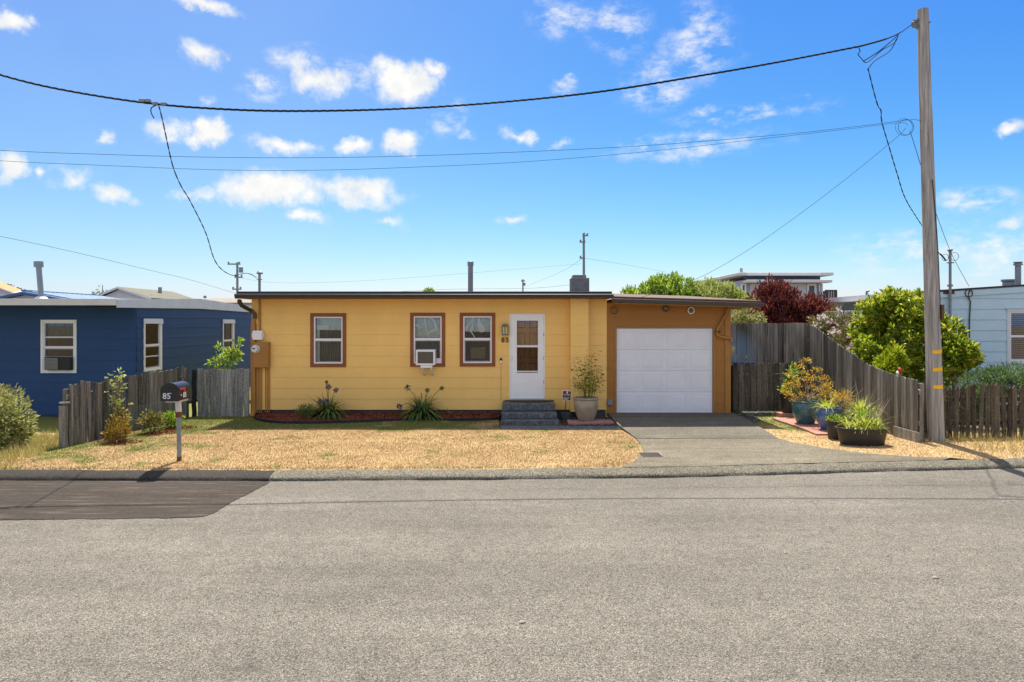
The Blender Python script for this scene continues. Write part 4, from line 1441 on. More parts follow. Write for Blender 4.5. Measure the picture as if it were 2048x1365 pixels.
cm.build('wall_cable', MT['gutter'], lb, smooth=True)
v1 = MB().lathe([(.17, Vl(573)), (.16, Vl(560)), (.20, Vl(557)), (.20, Vl(554))], (X(2018, LY + 1.2), LY + 1.2, 0), 16).build('roof_vent', MT['galv'], lb, smooth=True)
v2 = MB().lathe([(.075, Vl(573)), (.075, Vl(527)), (.12, Vl(527)), (.12, Vl(525)), (.08, Vl(523)), (.12, Vl(521.5)), (.12, Vl(520.5))], (X(2036, LY + .6), LY + .6, 0), 14).build('flue', MT['galv'], lb, smooth=True)
MB().tube([P(1733, 590, 21), P(1734, 583, 21), P(1738, 582, 21)], .035, 8).build('roof_vent', MT['galv'], lb)
# lower porch roof at its side
prc = thing('side_porch', 'low white edged porch roof beside the light blue house, behind the shrubs', 'porch', (10.2, 21, 0))
B('porch_roof', MT['paletrim'], prc, 9.95, 10.9, 19.9, 23.6, 2.60, 2.79, bevel=.006)
for y_ in (20.1, 23.3):
    B('porch_post', MT['soffit'], prc, 10.3, 10.42, y_, y_ + .12, .05, 2.598)


# ------------------------------------------------------------------ fences: every board a part
def board_mesh(wd, ht, th, style, rn):
    hw = wd / 2
    j = lambda s: rn.uniform(-s, s)
    if style == 'dogear':
        c_ = wd * .22
        prof = [(-hw, 0), (hw, 0), (hw, ht - c_), (hw - c_, ht), (-hw + c_, ht), (-hw, ht - c_)]
    elif style == 'point':
        prof = [(-hw, 0), (hw, 0), (hw + j(.004), ht - wd * .75 + j(.01)), (j(.012), ht + j(.02)), (-hw + j(.004), ht - wd * .75 + j(.01))]
    else:
        a1, a2 = j(.018), j(.018)
        prof = [(-hw + j(.006), j(.01)), (hw + j(.006), j(.01)), (hw + j(.004), ht * .55), (hw + j(.004), ht + a1), (j(.02), ht + (a1 + a2) / 2 + j(.012)), (-hw + j(.004), ht + a2), (-hw + j(.004), ht * .55)]
    me = bpy.data.meshes.new('board')
    n = len(prof)
    v = [(x, -th / 2, z) for x, z in prof] + [(x, th / 2, z) for x, z in prof]
    f = [tuple(range(n)), tuple(range(2 * n - 1, n - 1, -1))] + [(k, n + k, n + (k + 1) % n, (k + 1) % n) for k in range(n)]
    me.from_pydata(v, [], f)
    me.update()
    return me


def fence(name, label, cat, p0, p1, wd, gap, topf, style, material, part='board', th=.018, tilt=.0, seed=1, group=None, rails=(.3, .8), railside=1, botf=None, wjit=.0, hjit=.0, skip=()):
    rn = random.Random(seed)
    p0, p1 = Vector((*p0, 0)), Vector((*p1, 0))
    d = p1 - p0
    L = d.length
    d.normalize()
    ang = math.atan2(d.y, d.x)
    nrm = Vector((-d.y, d.x, 0)) * railside
    root = thing(name, label, cat, (p0.x, p0.y, h(p0.x, p0.y)), group)
    s, k = wd / 2, 0
    while s < L - wd * .3:
        w_ = wd * (1 + rn.uniform(-wjit, wjit))
        q = p0 + d * s + nrm * rn.uniform(-.008, .008)
        zb = (botf(s / L) if botf else h(q.x, q.y) - .03)
        zt_ = topf(s / L) + rn.uniform(-hjit, hjit)
        if k not in skip:
            me = board_mesh(w_, max(.05, zt_ - zb), th, style, rn)
            link(part, me, material, root, (q.x, q.y, zb), (rn.uniform(-tilt, tilt) * .5, rn.uniform(-tilt, tilt), ang + rn.uniform(-.05, .05) * (tilt > 0)))
        s += w_ + gap * rn.uniform(.3, 1.7)
        k += 1
    for r in rails:
        a_, b_ = p0 + nrm * .045, p1 + nrm * .045
        za = h(p0.x, p0.y) + (topf(0) - h(p0.x, p0.y)) * r
        zb = h(p1.x, p1.y) + (topf(1) - h(p1.x, p1.y)) * r
        MB().bar((a_.x, a_.y, za), (b_.x, b_.y, zb), .04, .09).build('rail', material, root)
    npost = max(2, int(L / 2.4) + 1)
    for k in range(npost):
        t = k / (npost - 1)
        q = p0.lerp(p1, t * .96 + .02) + nrm * .12
        MB().box(q.x - .045, q.x + .045, q.y - .045, q.y + .045, 0, topf(t) - .08).build('post', material, root)
    return root


fl = fence('board_fence', 'dark weathered leaning board fence between the navy house and the lawn', 'fence',
           (-8.5, 13.1), (-8.12, 17.25), .118, .012, lambda t: 1.24 + .10 * t + .02 * math.sin(t * 23), 'ragged', MT['wood_l'], tilt=.035, seed=3, wjit=.18, hjit=.03, railside=1)
MB().box(-8.585, -8.47, 12.93, 13.02, -.02, .86).build('post', MT['wood_l'], fl)
MB().box(-8.62, -8.45, 12.98, 13.06, .90, .93).build('post_cap', MT['wood_g'], fl)
fence('gate_fence', 'grey board fence with flaking paint, from the navy house fence to the yellow house corner', 'fence',
      (-8.02, 17.42), (-6.63, 17.42), .142, .006, lambda t: 1.25 + .008 * math.sin(t * 9), 'ragged', MT['wood_g'], tilt=.006, seed=5, hjit=.008, botf=lambda t: .04)
sp_ = MB()
for k in range(12):
    z_ = 1.25 - k * .1
    sp_.bar((-8.07 + .008 * math.sin(k * 1.3), 17.33, z_), (-8.07 + .008 * math.sin(k * 1.3 + 1.3), 17.33, z_ - .11), .10, .05, (0, 1, 0))
tag(sp_.build('hanging_cloth', MT['black']), 'black rag hanging over the gap between the two left fences', 'cloth')
# chicken wire leaning on the left fence
cw = MB()
hx = .055
x_at = lambda y: -8.5 + (y - 13.1) * (.38 / 4.15) + .05
for r in range(11):
    for k in range(int(2.3 / hx)):
        y_ = 14.7 + k * hx + (hx / 2 if r % 2 else 0)
        z_ = .07 + r * hx * .9
        a_, b_, c_ = (x_at(y_), y_, z_), (x_at(y_ + hx / 2), y_ + hx / 2, z_ + hx * .3), (x_at(y_ + hx), y_ + hx, z_)
        for p, q in ((a_, b_), (b_, c_), (b_, (b_[0], b_[1], z_ + hx * .9))):
            cw.tube([p, q], .0026, 3, False)
tag(cw.build('chicken_wire', MT['galv'], kind='stuff'), 'rusty chicken wire leaning on the dark fence')

fence('board_fence', 'low lichen stained gate of dog eared boards between the garage and the pots', 'fence',
      (5.83, 18.0), (7.75, 18.0), .142, .010, lambda t: 1.38, 'dogear', MT['wood_rg'], tilt=.004, seed=8, botf=lambda t: .13 if t < .66 else .05, hjit=.004)
tp = MB().bar((5.8, 17.985, 1.395), (6.42, 17.985, 1.385), .06, .018)
tag(tp.build('paint_streak', MT['pot_blue']), 'blue strip lying on the gate top by the garage', 'strip')
fence('board_fence', 'tall grey board fence with a blue painted patch behind the low gate', 'fence',
      (5.5, 19.5), (8.52, 19.5), .142, .008, lambda t: 2.43, 'dogear', MT['wood_r'], tilt=.003, seed=9, hjit=.012)


def side_top(t):      # t from the street end
    Y_ = 13.5 + t * 5.95
    return float(np.interp(Y_, [13.5, 14.5, 15.6, 17.2, 18.7, 19.5], [1.31, 1.36, 1.50, 1.92, 2.36, 2.43]))


fence('board_fence', 'grey side fence stepping down from the tall fence to the utility pole', 'fence',
      (8.02, 13.5), (8.3, 19.45), .142, .009, side_top, 'dogear', MT['wood_r'], tilt=.004, seed=12, hjit=.006, railside=-1)
sk = MB().box(7.985, 8.005, 13.4, 14.3, .05, .28).build('base_board', MT['wood_g'])
tag(sk, 'short grey board lying along the foot of the side fence', 'board')
fence('picket_fence', 'dark picket fence with pointed weathered pickets right of the utility pole', 'fence',
      (8.12, 13.95), (14.6, 14.55), .098, .034, lambda t: 1.17 + .03 * math.sin(t * 31), 'point', MT['wood_p'], part='picket', tilt=.028, seed=14, hjit=.035, wjit=.1, rails=(.28, .72))

# ------------------------------------------------------------------ utility pole
PY = 13.65
pb, pt = Vector((X(1873.5, PY), PY, -.2)), P(1845, 20, PY)
pole = thing('utility_pole', 'tall leaning grey wooden utility pole with three yellow bands at the fence corner', 'utility pole', (pb.x, pb.y, .08))
n = 26
pts = [pb.lerp(pt, k / n) for k in range(n + 1)]
MB().tube(pts, [.150 - .046 * k / n for k in range(n + 1)], 18).build('pole_shaft', MT['pole'], pole, smooth=True)
axis = (pt - pb).normalized()


def on_pole(py):
    t = (Z(py, PY) - pb.z) / (pt.z - pb.z)
    return pb.lerp(pt, t), .150 - .046 * t


for py in (703.5, 738.5, 773):
    c, r = on_pole(py)
    m = MB()
    vs, fs = [], []
    n_ = 12
    for k in range(n_ + 1):
        a_ = -2.25 + 2.75 * k / n_
        for rr_, dz in ((r + .004, -.036), (r + .004, .036)):
            vs.append((c.x + rr_ * math.cos(a_), c.y + rr_ * math.sin(a_), c.z + dz + .012 * math.cos(a_)))
    for k in range(n_):
        fs.append((2 * k, 2 * k + 2, 2 * k + 3, 2 * k + 1))
    m.add(vs, fs).build('yellow_band', MT['yellowtape'], pole)
c, r = on_pole(48)
m = MB().box(c.x - r - .10, c.x - r + .02, c.y - .03, c.y + .03, c.z - .07, c.z - .045).box(c.x - r - .10, c.x - r + .02, c.y - .03, c.y + .03, c.z + .045, c.z + .07)
m.box(c.x - r - .02, c.x - r + .005, c.y - .03, c.y + .03, c.z - .10, c.z + .10)
br = m.build('cable_bracket', MT['grey'], pole)
MB().lathe([(.03, -.044), (.05, -.03), (.032, 0), (.05, .03), (.03, .044)], (c.x - r - .075, c.y, c.z), 12).build('insulator', MT['grey'], br, smooth=True)
HOOK = Vector((c.x - r - .10, c.y, c.z))
MB().tube([(c.x + r - .01, c.y, c.z + .03), (c.x + r + .04, c.y, c.z + .03)], .022, 8).build('through_bolt', MT['grey'], pole)
c2, r2 = on_pole(240)
MB().tube([(c2.x - r2 + .01, c2.y, c2.z), (c2.x - r2 - .07, c2.y - .01, c2.z - .01)], .010, 6).build('eye_bolt', MT['grey'], pole)
c, r = on_pole(560)
m = MB().box(c.x + r * .75, c.x + r * .75 + .02, c.y - r * .8, c.y - r * .8 + .03, Z(633, PY), Z(575, PY))
pts = []
for py, a_ in ((362, -1.5), (385, -1.4), (410, -1.25), (440, -1.1), (470, -.95), (520, -.7), (580, -.5), (640, -.4)):
    cc_, r_ = on_pole(py)
    pts.append((cc_.x + (r_ + .006) * math.cos(a_), cc_.y + (r_ + .006) * math.sin(a_), cc_.z))
MB().tube(pts, .010, 5).build('pole_cable', MT['gutter'], pole, smooth=True)
cc_, r_ = on_pole(620)
MB().box(cc_.x + r_ * .8, cc_.x + r_ * .8 + .05, cc_.y - .14, cc_.y - .08, Z(640, PY), Z(610, PY)).build('pole_tag', MT['brass'], pole)

# ------------------------------------------------------------------ wires
def spline(pts, n):
    pts = [Vector(p) for p in pts]
    out = []
    m = len(pts)
    for k in range(m - 1):
        p0, p1, p2, p3 = pts[max(0, k - 1)], pts[k], pts[k + 1], pts[min(m - 1, k + 2)]
        for j in range(n):
            t = j / n
            out.append(.5 * ((2 * p1) + (p2 - p0) * t + (2 * p0 - 5 * p1 + 4 * p2 - p3) * t * t + (3 * p1 - p0 - 3 * p2 + p3) * t ** 3))
    return out + [pts[-1]]


def wire_y(px):       # the street line runs from the pole to the left
    return float(np.interp(px, [-700, 0, 600, 1833], [12.2, 12.15, 12.35, 13.6]))


def wirep(l):
    return [P(px, py, wire_y(px)) for px, py in l]


main_px = [(-600, -60), (-200, 86), (0, 150), (130, 181), (297, 207), (450, 219), (600, 222.5), (800, 218), (1000, 205), (1200, 184), (1400, 152), (1560, 124), (1720, 93)]
cable = thing('overhead_cable', 'thick twisted overhead service cable sagging across the sky to the pole top', 'cable', tuple(wirep([(600, 222)])[0]))
path = spline(wirep(main_px), 40)
for j in range(3):
    pts = []
    s = 0
    for k, p in enumerate(path):
        if k:
            s += (p - path[k - 1]).length
        a_ = s * 2 * math.pi / .42 + j * 2.094
        pts.append(p + Vector((0, math.cos(a_), math.sin(a_))) * .0115)
    MB().tube(pts, .0095, 5).build('strand', MT['wire'], cable, smooth=True)
pts = wirep([(1720, 93), (1770, 79), (1800, 66)]) + [HOOK]
MB().tube(spline(pts, 6), [.018] * 7 + [.012] * 6 + [.009] * 6, 6).build('dead_end', MT['wire'], cable, smooth=True)
for px, py in ((284, 203), (296, 203), (311, 209), (328, 210)):
    p = P(px, py, wire_y(px))
    MB().box(p.x - .05, p.x + .05, p.y - .03, p.y + .03, p.z - .02, p.z + .035).build('clamp', MT['grey'], cable, bevel=.008)
for l in ([(1718, 96), (1720, 104), (1716, 108), (1721, 116)], [(1722, 116), (1730, 125), (1740, 121), (1765, 100), (1790, 85), (1797, 67)],
          [(1728, 122), (1755, 105), (1780, 85), (1794, 72)], [(1735, 140), (1750, 122), (1780, 102), (1793, 78)]):
    MB().tube(spline(wirep(l), 5), .009, 5).build('loose_lead', MT['wire'], cable, smooth=True)
MB().tube(spline(wirep([(312, 211), (303, 216), (302, 225), (308, 237)]), 5), .010, 5).build('loose_lead', MT['wire'], cable, smooth=True)

def wire(label, pts, r, name='overhead_wire', n=10, twist=0):
    p = spline(pts, n)
    m = MB()
    if twist:
        for j in range(2):
            q, s = [], 0
            for k, v in enumerate(p):
                if k:
                    s += (v - p[k - 1]).length
                a_ = s * 2 * math.pi / twist + j * math.pi
                q.append(v + Vector((math.cos(a_), 0, math.sin(a_) * .3)) * r)
            m.tube(q, r * .8, 5)
    else:
        m.tube(p, r, 5)
    return tag(m.build(name, MT['wire'], smooth=True), label, 'wire')


wire('twisted service wire dropping from the thick cable to the mast on the yellow roof',
     [P(*q) for q in ((318, 213, 12.15), (326, 245, 12.5), (345, 330, 13.4), (362, 372, 13.8), (380, 402, 14.3), (411, 465, 15.3), (427, 515, 16.0), (442, 538, 16.4), (465, 551, 16.9), (490, 547, 17.2), (505, 550, 17.35))], .008, n=24, twist=.5)
wire('upper of the two thin phone wires crossing the whole sky', wirep([(-300, 280), (0, 301), (200, 309), (400, 314.5), (600, 316), (800, 313), (1050, 304), (1300, 291), (1560, 270), (1700, 255), (1812, 241)]) + [Vector((c2.x - r2 - .07, c2.y, c2.z))], .0038)
wire('lower of the two thin phone wires, sagging under the other', wirep([(-300, 302), (0, 322), (200, 331), (430, 340), (620, 341), (800, 336), (1050, 324), (1300, 303), (1560, 274), (1700, 258), (1800, 246), (1815, 252)]), .0034)
wire('thin wire running down from the pole to the garage eave', [P(*q) for q in ((1812, 256, 13.6), (1790, 278, 13.7), (1700, 352, 14.3), (1600, 428, 14.9), (1500, 498, 15.5), (1400, 555, 16.1), (1300, 590, 16.55), (1236, 606, 16.75))], .0042)
wire('kinked wire hanging from the cable end down behind the pole', [P(*q) for q in ((1736, 137, 13.55), (1748, 185, 13.8), (1756, 212, 14), (1762, 222, 14.05), (1764, 245, 14.2), (1780, 300, 14.6), (1795, 350, 15), (1812, 400, 15.5), (1848, 458, 16.4), (1868, 490, 17.4), (1880, 510, 18.4))], .008, n=12, twist=.4)
wire('thin wire passing behind the pole to the wall of the light blue house', [P(*q) for q in ((1820, 262, 13.75), (1832, 300, 14.2), (1843, 336, 14.6), (1862, 396, 15.4), (1880, 449, 16.2), (1905, 512, 17.4), (1938, 573, 18.5))], .006)
wire('faint far wire sloping down over the navy house', [P(*q) for q in ((-60, 462, 34), (0, 473, 34), (150, 505, 38), (300, 541, 46), (380, 560, 52), (474, 588, 60))], .010)
coil = MB()
cp = P(1812, 255, 13.6)
coil.ring(cp, .155, .005, n=24)
coil.ring(cp + Vector((-.03, .02, .01)), .17, .0035, n=24)
tag(coil.build('wire_coil', MT['wire'], smooth=True), 'round coil of spare phone wire hanging beside the pole', 'wire coil')

# far poles with what hangs on them
def far_pole(px, pyt, Y, label, arms, r=.12, box_=None):
    root = thing('utility_pole', label, 'utility pole', (X(px, Y), Y, .05), 'far utility poles')
    x = X(px, Y)
    MB().tube([(x, Y, 0), (x - .02, Y, Z(pyt, Y))], [r * 1.2, r * .85], 10).build('pole_shaft', MT['galv'], root, smooth=True)
    for py, l, rr_ in arms:
        z_ = Z(py, Y)
        a_ = MB().box(x - l, x + rr_, Y - .2, Y - .1, z_ - .06, z_ + .06).build('crossarm', MT['grey'], root)
        for xx in (x - l + .08, x + rr_ - .08):
            MB().lathe([(.05, .06), (.09, .14), (.05, .22), (.001, .26)], (xx, Y - .15, z_), 8).build('insulator', MT['grey'], a_)
    if box_:
        px0, px1, p0, p1 = box_
        MB().lathe([(.001, 0), ((X(px1, Y) - X(px0, Y)) / 2, .02), ((X(px1, Y) - X(px0, Y)) / 2, Z(p0, Y) - Z(p1, Y)), (.001, Z(p0, Y) - Z(p1, Y) + .08)], (X((px0 + px1) / 2, Y), Y, Z(p1, Y)), 12).build('transformer', MT['galv'], root, smooth=True)
    return root


far_pole(475, 525, 60, 'far grey utility pole with transformer and crossarms above the navy house roof', [(529, .8, .3), (555, .2, .5), (579, .4, .4)], .11, (478, 486, 535, 546))
far_pole(1168, 466, 60, 'tall far utility pole behind the chimney of the yellow house', [(472, .15, .35), (485, .4, .1), (517, .4, .05)], .12)
far_pole(1046, 559, 110, 'small far utility pole just over the yellow roof', [(563, .3, .3)], .13, (1047, 1051, 566, 572))
wire('far wires from the tall pole down to the small pole', [P(1164, 518, 60), P(1120, 545, 75), P(1050, 574, 108)], .010)
wire('far wire from the tall pole off to the right', [P(1170, 517, 60), P(1240, 528, 70), P(1330, 544, 88)], .010)
wire('far wire low over the yellow roof', [P(790, 584, 70), P(900, 579, 66), P(1060, 577, 64), P(1140, 570, 61)], .010)
wire('faint far wire from the transformer pole to the right', [P(480, 556, 60), P(560, 566, 60), P(760, 560, 60), P(1164, 528, 60)], .006)

# ------------------------------------------------------------------ mailbox
mx, my_ = X(358.5, 11.6), 11.6
mbx = thing('mailbox', 'black kerbside mailbox with red flag and white number on a rusty galvanised post', 'mailbox', (mx, my_, .08))
MB().tube([(mx, my_, -.1), (mx - .008, my_, .86)], .036, 14).build('post', MT['galv'], mbx, smooth=True)
MB().tube([(mx, my_, .0), (mx, my_, .17)], .0385, 14).build('rusty_foot', MT['rust'], mbx, smooth=True)
MB().tube([(mx - .008, my_, .84), (mx - .010, my_, .93)], .052, 14).build('coupling', MT['rust'], mbx, smooth=True)
MB().tube([(mx - .010, my_, .92), (mx - .02, my_, 1.13)], .046, 14).build('sleeve', MT['dirtywhite'], mbx, smooth=True)
f0 = 11.15
zb_, zt2 = 1.165, 1.455
mxl, mxr = X(320.5, f0), X(357.5, f0)
mxc, mr = (mxl + mxr) / 2, (mxr - mxl) / 2
B('platform', MT['dirtywhite'], mbx, mxc - mr * .65, mxc + mr * .75, f0 + .06, f0 + .41, zb_ - .035, zb_ - .002, bevel=.005)


def tunnel(y0, y1, r, name, material, parent, grow=0, bv=.004):
    hs_ = (zt2 - zb_) - mr * .72
    prof = [(-r, -grow)] + [(r, -grow)] + [(r * math.cos(a_), hs_ + (mr * .72 + grow) * math.sin(a_)) for a_ in np.linspace(0, math.pi, 15)]
    return MB().prism([(mxc + p[0], zb_ + p[1]) for p in [(q[0], q[1]) for q in prof]], 1, y0, y1).build(name, material, parent, smooth=True, bevel=bv)


tunnel(f0 + .03, f0 + .43, mr - .006, 'mailbox_body', MT['mailbox'], mbx)
dmb = tunnel(f0, f0 + .029, mr, 'mailbox_door', MT['mailbox'], mbx, .006)
MB().box(mxc - mr * .55, mxc + mr * .7, f0 - .012, f0 - .001, zt2 - .085, zt2 - .07).box(mxc - mr * .6, mxc + mr * .75, f0 - .006, f0 - .001, zb_ + .145, zb_ + .152).build('door_ridge', MT['mailbox'], dmb, bevel=.003)
text_mesh('number', '85', .135, MT['white'], dmb, (mxl + .107, f0 - .004, zb_ + .075), depth=.0015, bold=.001)
B('number_mark', MT['white'], dmb, mxl + .170, mxl + .184, f0 - .005, f0 - .001, zb_ + .115, zb_ + .128)
fm = MB().box(mxr - .006, mxr + .006, f0 + .04, f0 + .22, zb_ + .17, zb_ + .20).box(mxr - .006, mxr + .006, f0 + .16, f0 + .22, zb_ + .135, zb_ + .17)
fm.build('flag', MT['red'], mbx, bevel=.003)
text_mesh('number', '85', .12, MT['white'], mbx, (mxr - .003, f0 + .21, zb_ + .075), (math.pi / 2, 0, math.pi / 2), depth=.002, bold=.001)
B('number_mark', MT['white'], mbx, mxr - .006, mxr - .001, f0 + .08, f0 + .1, zb_ + .075, zb_ + .10)

# ------------------------------------------------------------------ yard sign
sy = 16.45
sg = thing('yard_sign', 'small maroon and black security sign on a black stake beside the steps', 'sign', (X(1130, sy), sy, .06))
R2 = Matrix.Translation((X(1133.5, sy), sy, Z(791.5, sy))) @ Matrix.Rotation(math.radians(4), 4, 'Y')
swd, sht = .108, .12
MB(R2).box(-swd, swd, -.004, .004, -sht, sht).build('sign_plate', MT['signwhite'], sg, bevel=.006)
MB(R2).box(-swd + .012, swd - .012, -.008, -.0045, -.01, sht - .012).build('sign_field', MT['maroon'], sg)
MB(R2).box(-swd + .012, swd - .012, -.008, -.0045, -sht + .012, -.0105).build('sign_field', MT['signblack'], sg)
MB(R2).box(-.012, .02, -.011, -.0085, .05, .10).build('sign_emblem', MT['paletrim'], sg)
tm = text_mesh('sign_text', 'SECURITY', .036, MT['signwhite'], sg, R2 @ Vector((0, -.0085, .018)), (math.pi / 2, math.radians(4), 0), depth=.0008, bold=.0008)
MB(R2).box(-.07, .07, -.0105, -.0085, -.030, -.022).build('sign_line', MT['paver'], sg)
for k, zz in enumerate((-.055, -.075, -.093)):
    MB(R2).box(-.08, .07 - .02 * k, -.0105, -.0085, zz - .004, zz + .004).build('sign_line', MT['paletrim'], sg)
MB().tube([P(1132, 800, sy + .01), P(1129.5, 834, sy + .01)], .010, 6).build('stake', MT['black'], sg)
B('brick', MT['found'], None, X(1122, 17.0), X(1140, 17.0), 16.9, 17.1, .05, .2, bevel=.01)
tag(bpy.data.objects['brick'], 'dark concrete block against the wall behind the small sign', 'block')

# pavers
def paver(x, y, sx, sy_, label, group, rz_=0.0):
    o = MB().box(-sx / 2, sx / 2, -sy_ / 2, sy_ / 2, 0, .045).build('paver', MT['paver'], bevel=.006)
    o.location = (x, y, h(x, y) + .006)
    o.rotation_euler = (random.uniform(-.008, .008), random.uniform(-.008, .008), rz_ + random.uniform(-.02, .02))
    return tag(o, label, 'paver', group)


for k, (x, nm) in enumerate(((1.50, 'pinkish square paver left of the stoneware pot'), (1.87, 'pinkish square paver in front of the stoneware pot'), (2.22, 'reddish paver right of the stoneware pot'))):
    paver(x, 16.18 + .04 * k, .36, .5, nm, 'pavers under the stoneware pot')
lab = ['nearest the tub', 'in front of the blue pot', 'under the blue pot', 'between the glazed pots', 'under the teal pot', 'behind the teal pot, nearest the gate']
for k in range(6):
    for c_, cn in ((0, 'left'), (1, 'right')):
        y = 14.6 + k * .405
        paver(6.62 + .395 * c_ + .02 * math.sin(k), y, .385, .39, 'red paver in the %s row, %s' % (cn, lab[k]), 'red pavers under the glazed pots')

# ------------------------------------------------------------------ plants
MT['chaff'] = paint('pale_chaff', (.36, .32, .25), .9, .15, 20)
GREENS = {
    'dark': leafm('dark_strap_leaf', [(.05, .10, .022), (.12, .20, .045), (.21, .31, .08), (.34, .40, .14)], .35),
    'rhodo': leafm('glossy_leaf', [(.055, .13, .010), (.15, .27, .016), (.34, .45, .025), (.56, .60, .05), (.68, .54, .10)], .5, .4, .3),
    'lime': leafm('lime_leaf', [(.15, .24, .012), (.36, .45, .02), (.58, .60, .05)], .45),
    'bright': leafm('bright_leaf', [(.06, .14, .015), (.19, .32, .028), (.37, .50, .06), (.52, .60, .14)], .46),
    'sage': leafm('sage_leaf', [(.16, .19, .04), (.36, .37, .11), (.60, .58, .28), (.22, .24, .06)], .3),
    'red': leafm('purple_red_leaf', [(.028, .009, .014), (.10, .022, .028), (.21, .045, .042), (.34, .10, .05), (.15, .032, .045)], .30, .4, .35),
    'white': leafm('white_petal', [(.75, .62, .60), (.85, .78, .76), (.80, .55, .55)], .3),
    'olive': leafm('olive_leaf', [(.06, .09, .02), (.17, .20, .05), (.30, .28, .09), (.28, .14, .06)], .35),
    'rusty': leafm('rusty_leaf', [(.10, .10, .02), (.28, .18, .03), (.42, .22, .04), (.20, .22, .03)], .3),
    'jade': leafm('jade_leaf', [(.40, .40, .03), (.68, .46, .05), (.75, .34, .04), (.30, .38, .03)], .35, .4),
    'spider': leafm('spider_leaf', [(.24, .34, .02), (.50, .57, .05), (.75, .76, .18), (.36, .46, .03)], .48),
    'bamboo': leafm('bamboo_leaf', [(.10, .14, .012), (.22, .26, .03), (.38, .38, .06)], .35),
    'pale': leafm('pale_green_leaf', [(.22, .28, .06), (.42, .48, .13), (.55, .58, .22)], .35),
    'purple': leafm('violet_petal', [(.06, .05, .16), (.15, .13, .34), (.09, .07, .16)], .3),
    'hay': leafm('hay_blade', [(.40, .31, .09), (.60, .46, .17), (.34, .33, .08), (.68, .56, .28)], .3),
    'juniper': leafm('juniper_needle', [(.06, .13, .05), (.14, .24, .08), (.26, .36, .12)], .3),
}


def agapanthus(px, Y, label, flowers, sc=1.0):
    x0 = X(px, Y)
    root = thing('agapanthus', label, 'plant', (x0, Y, .12), 'agapanthus under the windows')
    sp = []
    for k in range(330):
        a_ = random.uniform(0, 2 * math.pi)
        t_ = random.uniform(.15, 1.45)
        r0 = random.uniform(0, .13)
        sp.append(((x0 + r0 * math.cos(a_), Y + .6 * r0 * math.sin(a_), .13), (math.cos(a_) * math.sin(t_), math.sin(a_) * math.sin(t_) * .75, math.cos(t_)), random.uniform(.42, .72) * sc, random.uniform(.032, .052), random.uniform(1.4, 3.0)))
    strips('strap_leaves', sp, GREENS['dark'], root, 6)
    for fx, fy, r, wilt in flowers:
        tip = P(fx, fy, Y - .08)
        MB().tube(spline([(x0 + .03, Y, .2), ((x0 + tip.x * 1.6) / 2.6, Y - .03, (tip.z + .5) / 2), tuple(tip)], 5), .008, 5).build('stalk', GREENS['olive'], root)
        n_ = 90
        q = norm(RNG.normal(size=(n_, 3)) + np.array([0, 0, .15]))
        leaves('flower_head', np.array(tip) + q * r * RNG.uniform(.05, .55, (n_, 1)), q, RNG.uniform(.3, .5, n_) * r, RNG.uniform(.014, .026, n_), GREENS['olive' if wilt else 'purple'], root)
    return root


agapanthus(655, 16.72, 'dark strap leaved plant with violet flower heads under the single window',
           [(657, 774, .10, 0), (653, 765, .06, 1), (672, 781, .085, 0), (640, 804, .09, 0), (652, 802, .08, 0)])
agapanthus(845, 16.86, 'dark strap leaved plant with seed heads under the air conditioner',
           [(815, 776, .10, 0), (855, 781, .085, 1), (884, 777, .085, 1), (799, 814, .11, 0), (835, 814, .09, 0)], 1.0)
sr = thing('low_shrub', 'small dark feathery shrub beside the left strap leaved plant', 'shrub', (X(612, 16.6), 16.6, .12))
crown('foliage', [((X(612, 16.6), 16.6, .26), (.26, .2, .16))], 40, 22, .08, .055, .014, GREENS['dark'], sr, .5)
sr = thing('seedling', 'thin seedling with reddish leaves in the mulch right of the second plant', 'plant', (X(897, 16.8), 16.8, .12))
sp = [((X(900, 16.8), 16.8, .13), (random.uniform(-.8, .8), random.uniform(-.4, .4), 1), random.uniform(.12, .27), .02, .6) for _ in range(14)]
strips('leaf_blades', sp, GREENS['olive'], sr, 4)
sr = thing('seedling', 'tiny seedling in the mulch nearest the steps', 'plant', (X(924, 16.9), 16.9, .12))
sp = [((X(924, 16.9), 16.9, .13), (random.uniform(-.8, .8), random.uniform(-.4, .4), 1), random.uniform(.06, .14), .02, .6) for _ in range(10)]
strips('leaf_blades', sp, GREENS['olive'], sr, 4)

# stoneware pot with bamboo
by_ = 16.35
bx_ = X(1172, by_)
bp = thing('potted_bamboo', 'glazed tan stoneware pot with thin yellow green bamboo beside the front steps', 'potted plant', (bx_, by_, .1))
MB().lathe([(.001, .10), (.17, .10), (.19, .13), (.245, .26), (.285, .40), (.30, .50), (.29, .585), (.283, .60), (.31, .615), (.315, .64), (.305, .655), (.275, .65), (.265, .60), (.001, .585)], (bx_, by_, 0), 36).build('pot', MT['pot_tan'], bp, smooth=True)
MB().lathe([(.001, .60), (.262, .598)], (bx_, by_, 0), 20).build('pot_soil', MT['potsoil'], bp)
culms, bs, ds = [], [], []
for k in range(15):
    a_, t_ = random.uniform(0, 6.28), random.uniform(.03, .42)
    hh = random.uniform(.55, 1.28) * (1.15 - t_ * .8)
    p0 = Vector((bx_ + .06 + .12 * math.cos(a_), by_ + .12 * math.sin(a_), .6))
    p1 = p0 + Vector((math.cos(a_) * math.sin(t_) * .75 + .02, math.sin(a_) * math.sin(t_) * .5, math.cos(t_))) * hh
    culms.append((p0, p1))
    for j in range(34):
        t = random.uniform(.22, 1)
        q = p0.lerp(p1, t)
        az_ = random.uniform(0, 6.28)
        off = random.uniform(.0, .18)
        bs.append(q + Vector((math.cos(az_) * off, math.sin(az_) * off, random.uniform(-.04, .06))))
        ds.append((math.cos(az_), math.sin(az_), random.uniform(-.5, .5)))
m = MB()
